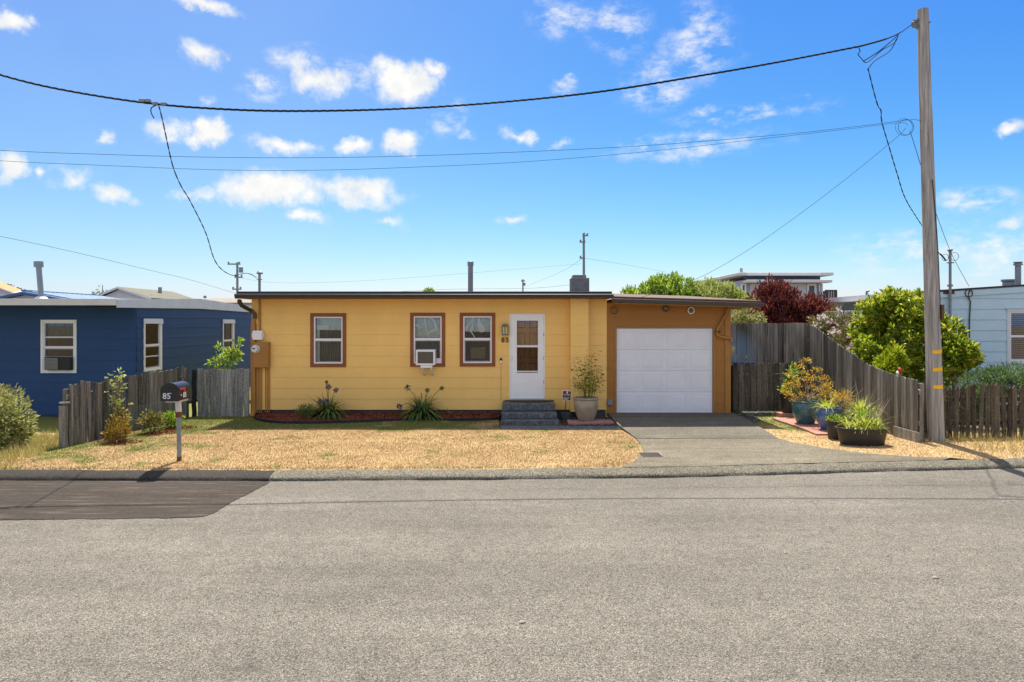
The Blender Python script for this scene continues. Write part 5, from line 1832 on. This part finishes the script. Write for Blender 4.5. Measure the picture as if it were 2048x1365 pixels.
for p0, p1 in culms:
    m.tube([p0, p0.lerp(p1, .5) + Vector((.01, 0, 0)), p1], [.007, .005, .002], 5)
m.build('culms', GREENS['bamboo'], bp)
n = len(bs)
leaves('foliage', np.array(bs), np.array(ds), RNG.uniform(.06, .14, n), RNG.uniform(.010, .018, n), GREENS['bamboo'], bp)


def pot(root, c, prof, material, soil_r, soil_z, sx=1, sy=1):
    MB().lathe(prof, c, 36, sx, sy).build('pot', material, root, smooth=True)
    MB().lathe([(.001, soil_z + .01), (soil_r, soil_z)], c, 24, sx, sy).build('pot_soil', MT['potsoil'], root)


GLAZ = lambda r, hh: [(.001, .0), (r * .60, .0), (r * .66, hh * .05), (r * .88, hh * .35), (r * 1.0, hh * .62), (r * .99, hh * .82), (r * .90, hh * .93), (r * .98, hh * .965), (r * 1.0, hh * .985), (r * .96, hh), (r * .86, hh * .98), (r * .84, hh * .9), (.001, hh * .9)]
TUB = lambda r, hh: [(.001, 0), (r * .80, 0), (r * .83, .02), (r * .95, hh * .88), (r * 1.0, hh * .90), (r * 1.01, hh), (r * .96, hh), (r * .93, hh * .9), (.001, hh * .88)]
# teal pot with jade plant
jx, jy = X(1611, 15.85), 15.85
jp = thing('potted_jade_plant', 'large teal glazed pot with bare stemmed orange and green jade plant', 'potted plant', (jx, jy, .1))
pot(jp, (jx, jy, .10), GLAZ(.30, .53), MT['pot_teal'], .255, .48)
tips, bs, ds = [], [], []
for fx, fy in ((1575, 770), (1583, 752), (1595, 772), (1600, 735), (1612, 722), (1614, 760), (1625, 775), (1634, 742), (1648, 758), (1655, 768), (1640, 780), (1578, 790), (1604, 790), (1588, 800), (1622, 795), (1645, 792), (1572, 782), (1660, 785), (1607, 748), (1592, 762), (1628, 758), (1650, 775)):
    tips.append(P(fx, fy, jy + random.uniform(-.25, .25)))
limbs('stems', (jx, jy, .56), tips, .014, MT['stem'], jp, .16)
for tp in tips:
    b_, q = in_ball(52, tuple(tp), (.12, .12, .08), .5)
    bs.append(b_)
    ds.append(q + np.array([0, 0, .6]))
b_, d_ = np.concatenate(bs), np.concatenate(ds)
leaves('foliage', b_, d_, RNG.uniform(.03, .06, len(b_)), RNG.uniform(.022, .036, len(b_)), GREENS['jade'], jp)
# blue pot with spider plant and jade sprigs
qx, qy = X(1658, 14.95), 14.95
qp = thing('potted_spider_plant', 'blue glazed pot with arching yellow green spider plant between teal pot and tub', 'potted plant', (qx, qy, .1))
pot(qp, (qx, qy, .10), GLAZ(.275, .50), MT['pot_blue'], .235, .45)


def arching(cx, cy, cz, n_, Lr, spread, wd=.016, R0=.12, sy=1.0, dr_=(1.0, 2.6)):
    sp = []
    for k in range(n_):
        a_ = random.uniform(0, 2 * math.pi)
        t_ = random.uniform(.1, spread)
        r0 = random.uniform(0, R0)
        sp.append(((cx + r0 * math.cos(a_), cy + sy * r0 * math.sin(a_), cz), (math.cos(a_) * math.sin(t_), math.sin(a_) * math.sin(t_), math.cos(t_)), random.uniform(*Lr), wd * random.uniform(.6, 1.3), random.uniform(*dr_)))
    return sp


strips('strap_leaves', arching(qx - .04, qy, .55, 130, (.2, .42), 1.2), GREENS['spider'], qp, 5)
strips('runners', arching(qx + .2, qy - .1, .6, 22, (.45, .75), 1.1, .008, .1, 1, (.1, .5)), MT['stem'], qp, 5)
b_, d_ = in_ball(420, (qx + .28, qy, .78), (.26, .22, .20), .5)
leaves('foliage', b_, d_ + np.array([0, 0, .5]), RNG.uniform(.03, .07, 420), RNG.uniform(.015, .03, 420), GREENS['jade'], qp)
# small black pot
kx, ky = X(1672, 13.95), 13.95
kp = thing('potted_herb', 'small round black plastic pot with bright green leaves beside the oval tub', 'potted plant', (kx, ky, .08))
pot(kp, (kx, ky, .075), TUB(.185, .36), MT['tub'], .165, .33)
crown('foliage', [((kx, ky, .46), (.16, .15, .07))], 18, 18, .06, .05, .03, GREENS['bright'], kp, .6)
# big oval tub
tx, ty = X(1724, 13.25), 13.25
tp_ = thing('planted_tub', 'wide oval black plastic tub full of yellow green spider plants in front of the fence', 'potted plant', (tx, ty, .08))
pot(tp_, (tx, ty, .075), TUB(.5, .34), MT['tub'], .46, .31, 1, .62)
sp = []
for k in range(13):
    a_ = random.uniform(0, 6.28)
    rr_ = random.uniform(0, .36)
    sp += arching(tx + rr_ * math.cos(a_), ty + rr_ * .55 * math.sin(a_), .38, 46, (.16, .36), 1.25, .017, .06)
strips('strap_leaves', sp, GREENS['spider'], tp_, 5)
strips('runners', arching(tx + .15, ty, .45, 26, (.4, .72), 1.15, .008, .2, .5, (.1, .6)), MT['stem'], tp_, 5)
b_, d_ = in_ball(300, (tx + .1, ty + .15, .62), (.28, .16, .15), .5)
leaves('foliage', b_, d_ + np.array([0, 0, .5]), RNG.uniform(.03, .07, 300), RNG.uniform(.015, .03, 300), GREENS['bright'], tp_)
# plant in the clump behind
cx_, cy_ = X(1690, 14.6), 14.5
cp_ = thing('spider_plant_clump', 'arching spider plant clump against the side fence behind the tub', 'plant', (7.35, 14.4, .1))
pot(cp_, (7.35, 14.35, .07), TUB(.24, .42), MT['tub'], .21, .38)
strips('strap_leaves', arching(7.35, 14.35, .5, 170, (.25, .5), 1.2, .016, .18), GREENS['spider'], cp_, 5)
strips('runners', arching(7.35, 14.35, .55, 20, (.5, .8), 1.0, .008, .1, 1, (.1, .5)), MT['stem'], cp_, 5)
# black pot by the gate with broad leaves
ox, oy = X(1578, 17.3), 17.3
op = thing('potted_broadleaf', 'tall black pot on bricks with broad pale green leaves by the low gate', 'potted plant', (ox, oy, .1))
B('brick_base', MT['paver'], op, ox - .3, ox + .35, oy - .2, oy + .2, .05, .17, bevel=.01)
pot(op, (ox, oy, .172), TUB(.22, .46), MT['tub'], .2, .42)
crown('foliage', [((ox + .02, oy, .78), (.24, .2, .14)), ((ox + .05, oy, 1.15), (.16, .16, .25))], 26, 12, .10, .09, .05, GREENS['bright'], op, .5)
sp = [((ox + .05, oy, .9), (random.uniform(-1, .8), random.uniform(-.8, .3), 1.3), random.uniform(.35, .62), .085, 1.6) for _ in range(14)]
strips('broad_leaves', sp, GREENS['pale'], op, 6)
MB().tube([(ox, oy, .55), (ox + .05, oy, 1.2)], .018, 6).build('stem', MT['stem'], op)

# left side: shrub at the picture edge, climber, small shrubs, hay
ls = thing('garden_shrub', 'pale green bushy shrub at the left edge in front of the navy house', 'shrub', (X(0, 12.9), 12.9, .05))
lx = X(0, 12.9)
crown('foliage', [((lx - .2, 12.9, .70), (.70, .6, .62)), ((lx + .12, 12.8, .40), (.45, .5, .36)), ((lx - .6, 13, .85), (.6, .6, .55))], 330, 26, .14, .085, .042, GREENS['sage'], ls, .4, zmin=.06)
limbs('stems', (lx - .1, 12.95, .02), [(lx - .6, 12.9, 1.0), (lx, 12.7, .9), (lx + .4, 12.9, .7), (lx - .2, 13.2, 1.2), (lx + .1, 12.6, .6)], .03, MT['bark'], ls)
cl = thing('climbing_rose', 'leggy climbing shrub with pale green leaves against the dark fence', 'shrub', (X(232, 14.2), 14.2, .05))
tips, bs, ds = [], [], []
for fx, fy in ((236, 748), (228, 757), (212, 770), (238, 775), (219, 785), (232, 800), (246, 805), (225, 812), (238, 822), (247, 838), (230, 840), (240, 852), (236, 765)):
    tips.append(P(fx, fy, 14.25 + random.uniform(-.15, .15)))
limbs('stems', (X(236, 14.3), 14.3, .06), tips, .014, MT['bark'], cl, .08)
for tp in tips:
    b_, q = in_ball(15, tuple(tp), (.13, .12, .11), .5)
    bs.append(b_)
    ds.append(q * np.array([1, 1, .4]) + np.array([0, -.2, .1]))
b_, d_ = np.concatenate(bs), np.concatenate(ds)
leaves('foliage', b_, d_, RNG.uniform(.06, .12, len(b_)), RNG.uniform(.035, .06, len(b_)), GREENS['pale'], cl)
b_, d_ = in_ball(150, tuple(P(244, 838, 14.2)), (.14, .12, .26), .5)
leaves('foliage', b_, d_, RNG.uniform(.05, .09, 150), RNG.uniform(.03, .05, 150), GREENS['rusty'], cl)
for px, py, Y, r, lab_, mt_n in ((235, 868, 13.55, (.20, .18, .2), 'rusty orange and green low shrub at the foot of the dark fence', 'rusty'),
                                 (305, 846, 14.7, (.23, .2, .21), 'dark olive shrub by the chicken wire, behind the mailbox', 'olive'),
                                 (346, 840, 15.4, (.17, .16, .17), 'yellow green small shrub just left of the mailbox post', 'bright')):
    s_ = thing('small_shrub', lab_, 'shrub', (X(px, Y), Y, .06), 'small shrubs along the left fence')
    crown('foliage', [((X(px, Y), Y, r[2] + .07), r)], 46, 15, .11, .075, .036, GREENS[mt_n], s_, .5, zmin=.05)
    limbs('stems', (X(px, Y), Y, .03), [(X(px, Y) + random.uniform(-.2, .2), Y + random.uniform(-.15, .15), .4) for _ in range(5)], .012, MT['bark'], s_)
    nn = 240
    aa, rr_ = RNG.uniform(0, 6.28, nn), np.sqrt(RNG.random(nn)) * .34
    o = leaves('mulch_chips', np.stack([X(px, Y) + .18 + rr_ * np.cos(aa), Y - .12 + rr_ * np.sin(aa), np.full(nn, .085)], 1), RNG.normal(size=(nn, 3)) * np.array([1, 1, .3]), RNG.uniform(.03, .08, nn), RNG.uniform(.012, .028, nn), MT['chip'], None, .1, 'stuff')
    tag(o, 'bark chips round a small shrub by the left fence')
gb = thing('young_tree', 'young yellow green leafy tree behind the grey gate beside the navy house', 'tree', (X(452, 18.6), 18.6, .05))
crown('foliage', [((X(447, 18.6), 18.6, 1.5), (.42, .35, .34)), ((X(466, 18.6), 18.6, 1.75), (.2, .2, .3))], 42, 13, .12, .12, .05, GREENS['bright'], gb, .2)
limbs('stems', (X(450, 18.6), 18.6, .05), [P(430, 715, 18.6), P(450, 705, 18.5), P(468, 690, 18.6), P(440, 725, 18.4)], .02, MT['bark'], gb)
hp = [(-13, curb_y(-13) + .5), (-8.2, curb_y(-8) + .5), (-8.6, 12.9), (-8.7, 14.5), (-13, 14.5)]
grass('tall_grass', hp, 8000, .06, .22, .006, 'tall yellowed unmown grass left of the dark fence', .5, (-11, -7.4, 11, 14.5), GREENS['hay'])
grass('fence_weeds', [(8.1, 13.5), (8.1, 13.95), (14, 14.5), (14, 13.9)], 2600, .05, .22, .006, 'dry weeds along the foot of the picket fence', .5, None, GREENS['hay'])
grass('verge_tufts', [(8.6, 12.2), (8.6, 13.4), (12, 13.9), (12, 12.6)], 1500, .05, .16, .006, 'straggling dry tufts on the verge right of the pole', .6, None, GREENS['hay'])

# right side trees and shrubs
rh = thing('rhododendron', 'big glossy green shrub with yellow new leaves behind the utility pole', 'shrub', (9.6, 16.5, .05))
RB = []
for px, py, Y, r in ((1738, 668, 17.7, .5), (1755, 632, 17.6, .62), (1790, 612, 17.3, .5), (1830, 630, 16.9, .62), (1765, 690, 17.4, .6), (1825, 690, 16.7, .7),
                     (1885, 672, 16.4, .52), (1905, 708, 16.0, .52), (1868, 738, 16.1, .55), (1800, 738, 16.6, .55), (1925, 716, 15.9, .38), (1745, 705, 17.0, .48), (1845, 655, 16.6, .5)):
    c0_ = P(px, py, Y)
    RB.append(((max(c0_.x, 8.35 + r * .75), Y, c0_.z), (r * .9, r * .8, r * .86)))
bs, ds = [], []
for c_, r in RB:
    cc, q = in_ball(int(390 * r[0] * r[2] + 24), c_, r, .30)
    for k in range(len(cc)):
        ax_ = q[k] + np.array([0, -.1, .55])
        ax_ /= np.linalg.norm(ax_)
        m_ = RNG.integers(9, 15)
        dd = norm(RNG.normal(size=(m_, 3)) + ax_ * .9)
        bs.append(np.repeat(cc[k][None], m_, 0) + dd * .015)
        ds.append(dd)
for px, py in ((1783, 586), (1800, 590), (1750, 600), (1770, 605), (1808, 600)):
    for j in range(9):
        c_ = np.array(P(px + random.uniform(-4, 4), py + j * 5, 17.2))
        dd = norm(RNG.normal(size=(9, 3)) + np.array([0, 0, .9]))
        bs.append(np.repeat(c_[None], 9, 0))
        ds.append(dd)
b_, d_ = np.concatenate(bs), np.concatenate(ds)
leaves('foliage', b_, d_, RNG.uniform(.10, .19, len(b_)), RNG.uniform(.036, .06, len(b_)), GREENS['rhodo'], rh, .1)
limbs('trunk', (9.5, 16.5, 0), [c_ for c_, r in RB] + [(9.6, 16.9, 2.0)], .06, MT['bark'], rh)
lc = thing('lime_conifer', 'small lime yellow feathery conifer behind the side fence', 'shrub', (X(1758, 15.8), 15.8, .05))
crown('foliage', [((8.82, 15.8, 1.5), (.30, .25, .22)), ((8.62, 15.7, 1.36), (.24, .25, .2)), ((8.85, 15.8, 1.68), (.15, .16, .17))], 200, 30, .09, .095, .02, GREENS['lime'], lc, .5)
limbs('trunk', (X(1758, 15.8), 15.8, 0), [(8.82, 15.8, 1.5), (8.7, 15.8, 1.2)], .03, MT['bark'], lc)
rt = thing('purple_smoke_tree', 'dark purple red leaved tree behind the tall board fence', 'tree', (9.0, 22.5, .05))
crown('crown', [((8.75, 22.5, 2.55), (1.25, 1.1, 1.05)), ((9.7, 22.6, 2.3), (1.0, .9, .95)), ((8.1, 22.4, 2.2), (.7, .7, .8)), ((10.3, 22.3, 1.9), (.7, .7, .7)), ((8.6, 22.5, 3.3), (.5, .5, .55)), ((9.3, 22.4, 1.2), (1.2, 1, .8)), ((10.7, 22.3, 1.95), (.6, .6, .65)), ((7.7, 22.4, 2.35), (.6, .6, .6)), ((9.9, 22.4, 2.75), (.55, .5, .5)), ((10.3, 22.3, 2.45), (.5, .5, .45))], 1150, 22, .21, .15, .056, GREENS['red'], rt, .9, .36)
limbs('trunk', (9.1, 22.5, 0), [(8.7, 22.4, 3.6), (8.2, 22.4, 2.8), (9.7, 22.6, 3.0), (10.2, 22.4, 2.3), (9.1, 22.3, 3.4), (7.9, 22.4, 2.3)], .07, MT['bark'], rt)
fs_ = thing('flowering_shrub', 'white and pink flowering shrub along the stepped side fence', 'shrub', (9.3, 19.6, .05))
FB = [(tuple(P(px, py, Y)), r) for px, py, Y, r in ((1645, 668, 20.0, (.5, .5, .5)), (1682, 648, 19.8, (.55, .5, .45)), (1690, 690, 18.9, (.5, .45, .5)), (1712, 718, 18.2, (.4, .4, .4)), (1640, 700, 20.0, (.6, .5, .6)))]
crown('foliage', FB, 360, 22, .14, .085, .036, GREENS['olive'], fs_, .4)
crown('blossom', FB, 150, 11, .10, .08, .065, GREENS['white'], fs_, .6, .12)
limbs('trunk', (9.3, 19.4, 0), [c_ for c_, r in FB], .04, MT['bark'], fs_)
gt = thing('round_green_tree', 'bright green rounded tree behind the garage roof', 'tree', (6.2, 26, .05))
GB = [((5.9, 26, 3.35), (1.15, 1.0, .85)), ((7.6, 26.2, 3.2), (1.3, 1.0, .75)), ((4.75, 26.2, 3.05), (.8, .8, .7)), ((8.6, 26, 2.7), (.7, .8, .8)), ((6.7, 26, 2.5), (2.4, 1.0, 1.2)), ((8.35, 23.6, 2.2), (.8, .5, .8))]
crown('crown', GB[:1] + GB[2:5], 1100, 24, .19, .15, .062, GREENS['bright'], gt, .6, .32)
crown('crown', GB[1:2] + GB[3:4] , 600, 24, .19, .14, .055, GREENS['pale'], gt, .6, .3)
limbs('trunk', (6.4, 26.1, 0), [c_ for c_, r in GB[:5]], .12, MT['bark'], gt)
g2 = thing('hedge_shrub', 'grey green shrub seen between the garage eave and the tall fence', 'shrub', (7.2, 21.3, .05))
crown('foliage', [((7.2, 21.3, 2.35), (.65, .4, .55)), ((7.3, 21.3, 1.5), (.7, .5, .9))], 260, 22, .15, .10, .045, GREENS['sage'], g2, .3)
limbs('trunk', (7.2, 21.3, 0), [(7.0, 21.3, 2.5), (7.5, 21.3, 2.3)], .05, MT['bark'], g2)
g3 = thing('olive_shrub', 'olive green shrub top right of the purple tree, under the far house', 'shrub', (X(1650, 25.5), 25.5, .05))
crown('foliage', [((X(1640, 25.5), 25.5, 2.75), (.85, .6, .5)), ((X(1672, 25.5), 25.5, 2.5), (.45, .5, .4)), ((X(1650, 25.5), 25.5, 1.6), (1.0, .7, .9))], 260, 22, .16, .11, .05, GREENS['pale'], g3, .5)
limbs('trunk', (X(1650, 25.5), 25.5, 0), [(X(1640, 25.5), 25.5, 2.7), (X(1665, 25.5), 25.5, 2.4)], .05, MT['bark'], g3)
jn = thing('juniper_hedge', 'low grey green juniper under the light blue house window', 'shrub', (11.9, 16.6, .05))
crown('foliage', [((11.6, 16.7, .9), (.6, .5, .42)), ((12.4, 16.8, 1.0), (.8, .5, .42)), ((13.3, 16.8, 1.0), (.8, .5, .42)), ((11.3, 16.5, .6), (.5, .4, .5))], 560, 30, .11, .075, .02, GREENS['juniper'], jn, .3)
limbs('trunk', (12.1, 16.7, 0), [(11.6, 16.7, .9), (12.5, 16.8, 1.0), (13.2, 16.8, 1.0)], .04, MT['bark'], jn)
gn = thing('garden_ornament', 'small red and white garden ornament peeping over the side fence', 'ornament', (X(1797, 14.9), 14.9, .05))
MB().tube([(X(1797, 14.9), 14.9, 0), (X(1797, 14.9), 14.9, 1.32)], .012, 6).build('stake', MT['galv'], gn)
MB().lathe([(.001, 0), (.035, .02), (.045, .06), (.03, .11), (.001, .13)], (X(1800, 14.9), 14.9, 1.33), 10).build('red_cap', MT['red'], gn, smooth=True)
MB().lathe([(.001, 0), (.03, .02), (.03, .06), (.001, .09)], (X(1795, 14.9), 14.9, 1.30), 10).build('white_body', MT['white'], gn, smooth=True)
gp_ = thing('garden_post', 'grey metal standpipe behind the picket fence right of the pole', 'post', (X(1911, 16.0), 16.0, .05))
MB().tube([(X(1911, 16), 16.0, 0), (X(1911, 16), 16.0, Z(745, 16))], .07, 10).build('pipe', MT['galv'], gp_, smooth=True)

# ------------------------------------------------------------------ far houses
def gable(name, label, x0, x1, xa, y0, y1, ze_, za, wallm, roofm, extra=None):
    """house with its gable to the street: eaves at x0 and x1, ridge at xa"""
    r = thing(name, label, 'house', ((x0 + x1) / 2, y0, .05))
    MB().add([(x0 + .3, y0 + .3, 0), (x1 - .3, y0 + .3, 0), (x1 - .3, y0 + .3, ze_ - .05), (xa, y0 + .3, za - .1), (x0 + .3, y0 + .3, ze_ - .05),
              (x0 + .3, y1, 0), (x1 - .3, y1, 0), (x1 - .3, y1, ze_ - .05), (xa, y1, za - .1), (x0 + .3, y1, ze_ - .05)],
             [(0, 1, 2, 3, 4), (9, 8, 7, 6, 5), (1, 6, 7, 2), (5, 0, 4, 9), (2, 7, 8, 3), (3, 8, 9, 4)]).build('wall', wallm, r)
    for xa_, xb in ((x0, xa), (xa, x1)):
        za_, zb2 = (ze_, za) if xa_ == x0 else (za, ze_)
        MB().hexa([(xa_, y0, za_ - .06), (xb, y0, zb2 - .06), (xb, y1 + .3, zb2 - .06), (xa_, y1 + .3, za_ - .06), (xa_, y0, za_ + .04), (xb, y0, zb2 + .04), (xb, y1 + .3, zb2 + .04), (xa_, y1 + .3, za_ + .04)]).build('roof', roofm, r)
        MB().bar((xa_, y0 - .04, za_ - .05), (xb, y0 - .04, zb2 - .05), .06, .12, (0, 0, 1)).build('rake_board', MT['bluewhite'] if roofm is not MT_metal else MT_bluetrim, r)
    return r


MT_metal = paint('blue_metal_roof', (.52, .64, .74), .4, .1, 2, spec=.4)
MT_bluetrim = paint('blue_trim', (.05, .13, .30), .5, .1, 3)
MT_shingle = paint('green_grey_shingle', (.15, .15, .115), .9, .25, 3, .5, 40)
MT_orange = paint('orange_roof', (.62, .27, .13), .9, .15, 3)
MT_brownroof = paint('grey_brown_roof', (.25, .22, .19), .9, .2, 3)
MT_lilac = paint('pale_wall', (.62, .66, .74), .7, .06, 2)
MT_greyblue = paint('grey_blue_wall', (.36, .43, .52), .7, .08, 2)
MT_darkblue = paint('dark_blue_band', (.12, .17, .24), .7, .1, 2)
gh = gable('gable_house', 'white gabled house with moss green shingle roof behind the navy house', X(180, 45), X(302, 45), X(235, 45), 45, 52, 4.02, 4.76, MT_lilac, MT_shingle)
MB().tube([P(320, 589, 49), P(320, 575, 49)], .13, 8).build('roof_vent', MT['grey'], gh)
bh = gable('metal_roof_house', 'house with pale blue ribbed metal roof behind the navy house flue', -27, -16.6, -22.2, 31, 36.5, 2.85, 3.82, MT_lilac, MT_metal)
ribs = 16
for k in range(ribs):
    y_ = 31.1 + 5.5 * k / (ribs - 1)
    MB().bar((-22.15, y_, 3.87), (-16.65, y_, 2.90), .05, .05).build('roof_rib', MT_bluetrim if k == 0 else MT_metal, bh)
MB().bar((-22.2, 31, 3.89), (-22.2, 36.8, 3.89), .2, .06).build('ridge_cap', MT_bluetrim, bh)
for px in (42, 58):
    MB().lathe([(.22, 0), (.2, .25), (.3, .28), (.001, .42)], (X(px, 32), 32, Z(599, 32)), 10).build('roof_vent', MT['bluewhite'], bh, smooth=True)
oh = gable('orange_roof_house', 'orange roofed house far at the left edge', X(-230, 62), X(40, 62), X(-110, 62), 62, 64, 4.9, 7.45, MT_lilac, MT_orange)
lh = thing('flat_roof_house', 'long low house with grey brown roof behind the navy house, near the far pole', 'house', (X(420, 42), 42, .05))
B('wall', MT_lilac, lh, X(368, 42), X(600, 42), 42.3, 49, 0, 3.6)
MB().hexa([(X(366, 42), 42, 3.55), (X(620, 42), 42, 3.55), (X(620, 42), 46, 3.95), (X(366, 42), 46, 3.95), (X(366, 42), 42, 3.66), (X(620, 42), 42, 3.66), (X(620, 42), 46, 4.06), (X(366, 42), 46, 4.06)]).build('roof', MT_brownroof, lh)
MB().tube([P(410, 597, 45), P(410, 592, 45)], .1, 8).build('roof_vent', MT['grey'], lh)
dt = thing('far_conifer', 'dark spiky conifer top beside the white gable', 'tree', (X(205, 75), 75, 0))
crown('crown', [((X(205, 75), 75, 5.2), (1.0, .8, .5)), ((X(203, 75), 75, 6.0), (.4, .4, .5)), ((X(200, 75), 75, 3.2), (1.6, 1, 1.4))], 70, 14, .25, .35, .10, GREENS['dark'], dt, -.1)
MB().tube([(X(205, 75), 75, 0), (X(205, 75), 75, Z(570, 75))], [.15, .03], 8).build('trunk', MT['bark'], dt)
# wooded hill at the far left
hv, hf = [], []
for i in range(41):
    xx = -420 + 8.5 * i
    pxx = 1024 + xx / 320 * F
    hh = max(0.0, (HOR + 2 - np.interp(pxx, [-700, -200, 0, 60, 110, 200], [500, 560, 583, 592, 604, 650])) / F * 320 + CZ)
    for y_, k_ in ((300, .0), (320, 1.0), (380, .8), (520, .2)):
        hv.append((xx, y_, hh * k_ - .5))
for i in range(40):
    for k in range(3):
        hf.append((i * 4 + k, (i + 1) * 4 + k, (i + 1) * 4 + k + 1, i * 4 + k + 1))
npmesh('hill', hv, hf, paint('hill_green', (.05, .09, .055), .95, .3, .05), kind='structure')
bs, ds = [], []
for k in range(170):
    pxx = random.uniform(-60, 75)
    yy = random.uniform(315, 335)
    top_ = np.interp(pxx, [-60, 0, 20, 50, 75], [552, 569, 572, 582, 588]) + random.uniform(-2, 9)
    zt_ = Z(top_, yy)
    n_ = 30
    tt = RNG.random(n_)
    rad = 2.2 * tt
    aa = RNG.uniform(0, 6.28, n_)
    bs.append(np.stack([X(pxx, yy) + rad * np.cos(aa), yy + rad * np.sin(aa), zt_ - tt * 9], 1))
    ds.append(np.stack([np.cos(aa), np.sin(aa), RNG.uniform(-.4, .6, n_)], 1))
b_, d_ = np.concatenate(bs), np.concatenate(ds)
o = leaves('far_woods', b_, d_, RNG.uniform(1.2, 2.4, len(b_)), RNG.uniform(.8, 1.4, len(b_)), GREENS['juniper'], None, .1, 'stuff')
tag(o, 'dark conifers along the far wooded hill')
# two storey house at the right
FY = 55
th_ = thing('two_storey_house', 'grey blue two storey house with balcony far behind the purple tree', 'house', (X(1560, FY), FY, .05))
fx = lambda px: X(px, FY)
fz = lambda py: Z(py, FY)
B('wall', MT_greyblue, th_, fx(1484), fx(1644), FY, FY + 8, 0, fz(561))
B('upper_band', MT_darkblue, th_, fx(1488), fx(1640), FY - .05, FY - .003, fz(561.5), fz(553))
B('roof', MT['paletrim'], th_, fx(1470), fx(1658), FY - .8, FY + 9, fz(552.5), fz(546.5), bevel=.03)
B('fascia', MT['white'], th_, fx(1487), fx(1632), FY - .9, FY - .81, fz(553), fz(549))
B('lower_roof', MT['paletrim'], th_, fx(1484), fx(1651), FY - 1.2, FY - .06, fz(567), fz(561.8), bevel=.03)
B('wall_panel', MT_lilac, th_, fx(1500), fx(1612), FY - .06, FY - .003, fz(620), fz(568))
wf = ringm(wallT((0, FY, 0), 'S'), fx(1613), fx(1632), fz(606), fz(568), .16, -.1, -.003).build('window', MT['white'], th_)
B('pane', MT_darkblue, wf, fx(1616), fx(1629), FY - .04, FY - .004, fz(604), fz(570.5))
wf = ringm(wallT((0, FY, 0), 'S'), fx(1482), fx(1492), fz(590), fz(568), .1, -.1, -.003).build('window', MT['white'], th_)
B('pane', MT_darkblue, wf, fx(1484.5), fx(1489.5), FY - .04, FY - .004, fz(588), fz(570.5))
for px in (1638, 1643, 1490):
    B('corner_post', MT['white'], th_, fx(px) - .06, fx(px) + .06, FY - .12, FY - .061, fz(605), fz(568))
for px, p0, p1, rr_ in ((1491, 547, 535, .12), (1496, 547, 543, .08)):
    MB().tube([(fx(px), FY + 1, fz(p0)), (fx(px), FY + 1, fz(p1))], rr_, 8).build('roof_vent', MT['grey'], th_)
B('skylight', MT_darkblue, th_, fx(1541), fx(1566), FY + .5, FY + 1.5, fz(546.5), fz(544), bevel=.02)
bal = B('balcony', MT_greyblue, th_, fx(1637), fx(1660), FY - 1.2, FY + 2, fz(604), fz(602))
for px in (1638, 1642.5, 1647, 1651.5, 1656, 1659):
    B('baluster', MT['gutter'], bal, fx(px) - .06, fx(px) + .06, FY - 1.2, FY - 1.1, fz(602), fz(584))
B('balcony_rail', MT['gutter'], bal, fx(1637), fx(1660), FY - 1.22, FY - 1.08, fz(584), fz(581.5))
B('balcony_screen', MT['gutter'], bal, fx(1650), fx(1659.5), FY + .5, FY + .6, fz(602), fz(582))
# far tree top over the yellow roof
ft = thing('far_tree', 'small green tree top far over the middle of the yellow roof', 'tree', (X(859, 90), 90, 0))
crown('crown', [((X(859, 90), 90, Z(588, 90)), (.65, .6, .6))], 30, 14, .3, .3, .15, GREENS['bright'], ft, .4)
MB().tube([(X(859, 90), 90, 0), (X(859, 90), 90, Z(586, 90))], .15, 8).build('trunk', MT['bark'], ft)

# ------------------------------------------------------------------ small things on the ground
gy_, gx_ = G(1302, 912)[1], G(1302, 912)[0]
dg = thing('drain_grate', 'grey slotted metal drain grate set in the driveway corner by the lawn', 'drain grate', (gx_, gy_, .1))
zz = hd(gx_, gy_) + .0125
ringm(Matrix.Translation((gx_, gy_, zz)) @ Matrix.Rotation(math.radians(90), 4, 'X'), -.20, .20, -.23, .23, .016, -.012, .0).build('grate_frame', MT['grey'], dg)
B('grate_pit', MT['black'], dg, gx_ - .183, gx_ + .183, gy_ - .213, gy_ + .213, zz - .02, zz + .002)
for k in range(11):
    x_ = gx_ - .165 + .033 * k
    B('grate_bar', MT['gutter'], dg, x_ - .008, x_ + .008, gy_ - .213, gy_ + .213, zz + .002, zz + .010)
for px, py, s_, lab_ in ((1045, 1246, .07, 'pale curled leaf lying in the middle of the road'), (1774, 1112, .05, 'small pale flat pebble on the road at right'), (1871, 1157, .07, 'pale flat chip on the road, lowest at right'),
                         (1572, 1107, .05, 'faint pale scrap on the road below the driveway'), (848, 1072, .05, 'thin pale twig on the road below the lawn'), (2008, 1005, .06, 'yellowish leaf on the road at the right edge')):
    Yg = CZ * F / (py - HOR)
    xg = X(px, Yg)
    a_ = random.uniform(-.4, .4)
    m = MB().add([(-s_ * .5, 0, .004), (-s_ * .15, -s_ * .18, .012), (s_ * .3, -s_ * .12, .016), (s_ * .55, s_ * .05, .006), (s_ * .2, s_ * .16, .014), (-s_ * .2, s_ * .15, .016), (0, 0, .022)],
                 [(0, 1, 6), (1, 2, 6), (2, 3, 6), (3, 4, 6), (4, 5, 6), (5, 0, 6)])
    o = m.build('dry_leaf', MT['chaff'])
    o.location = (xg, Yg, 0.002)
    o.rotation_euler = (0, 0, a_)
    tag(o, lab_, 'debris', 'bits lying on the road')
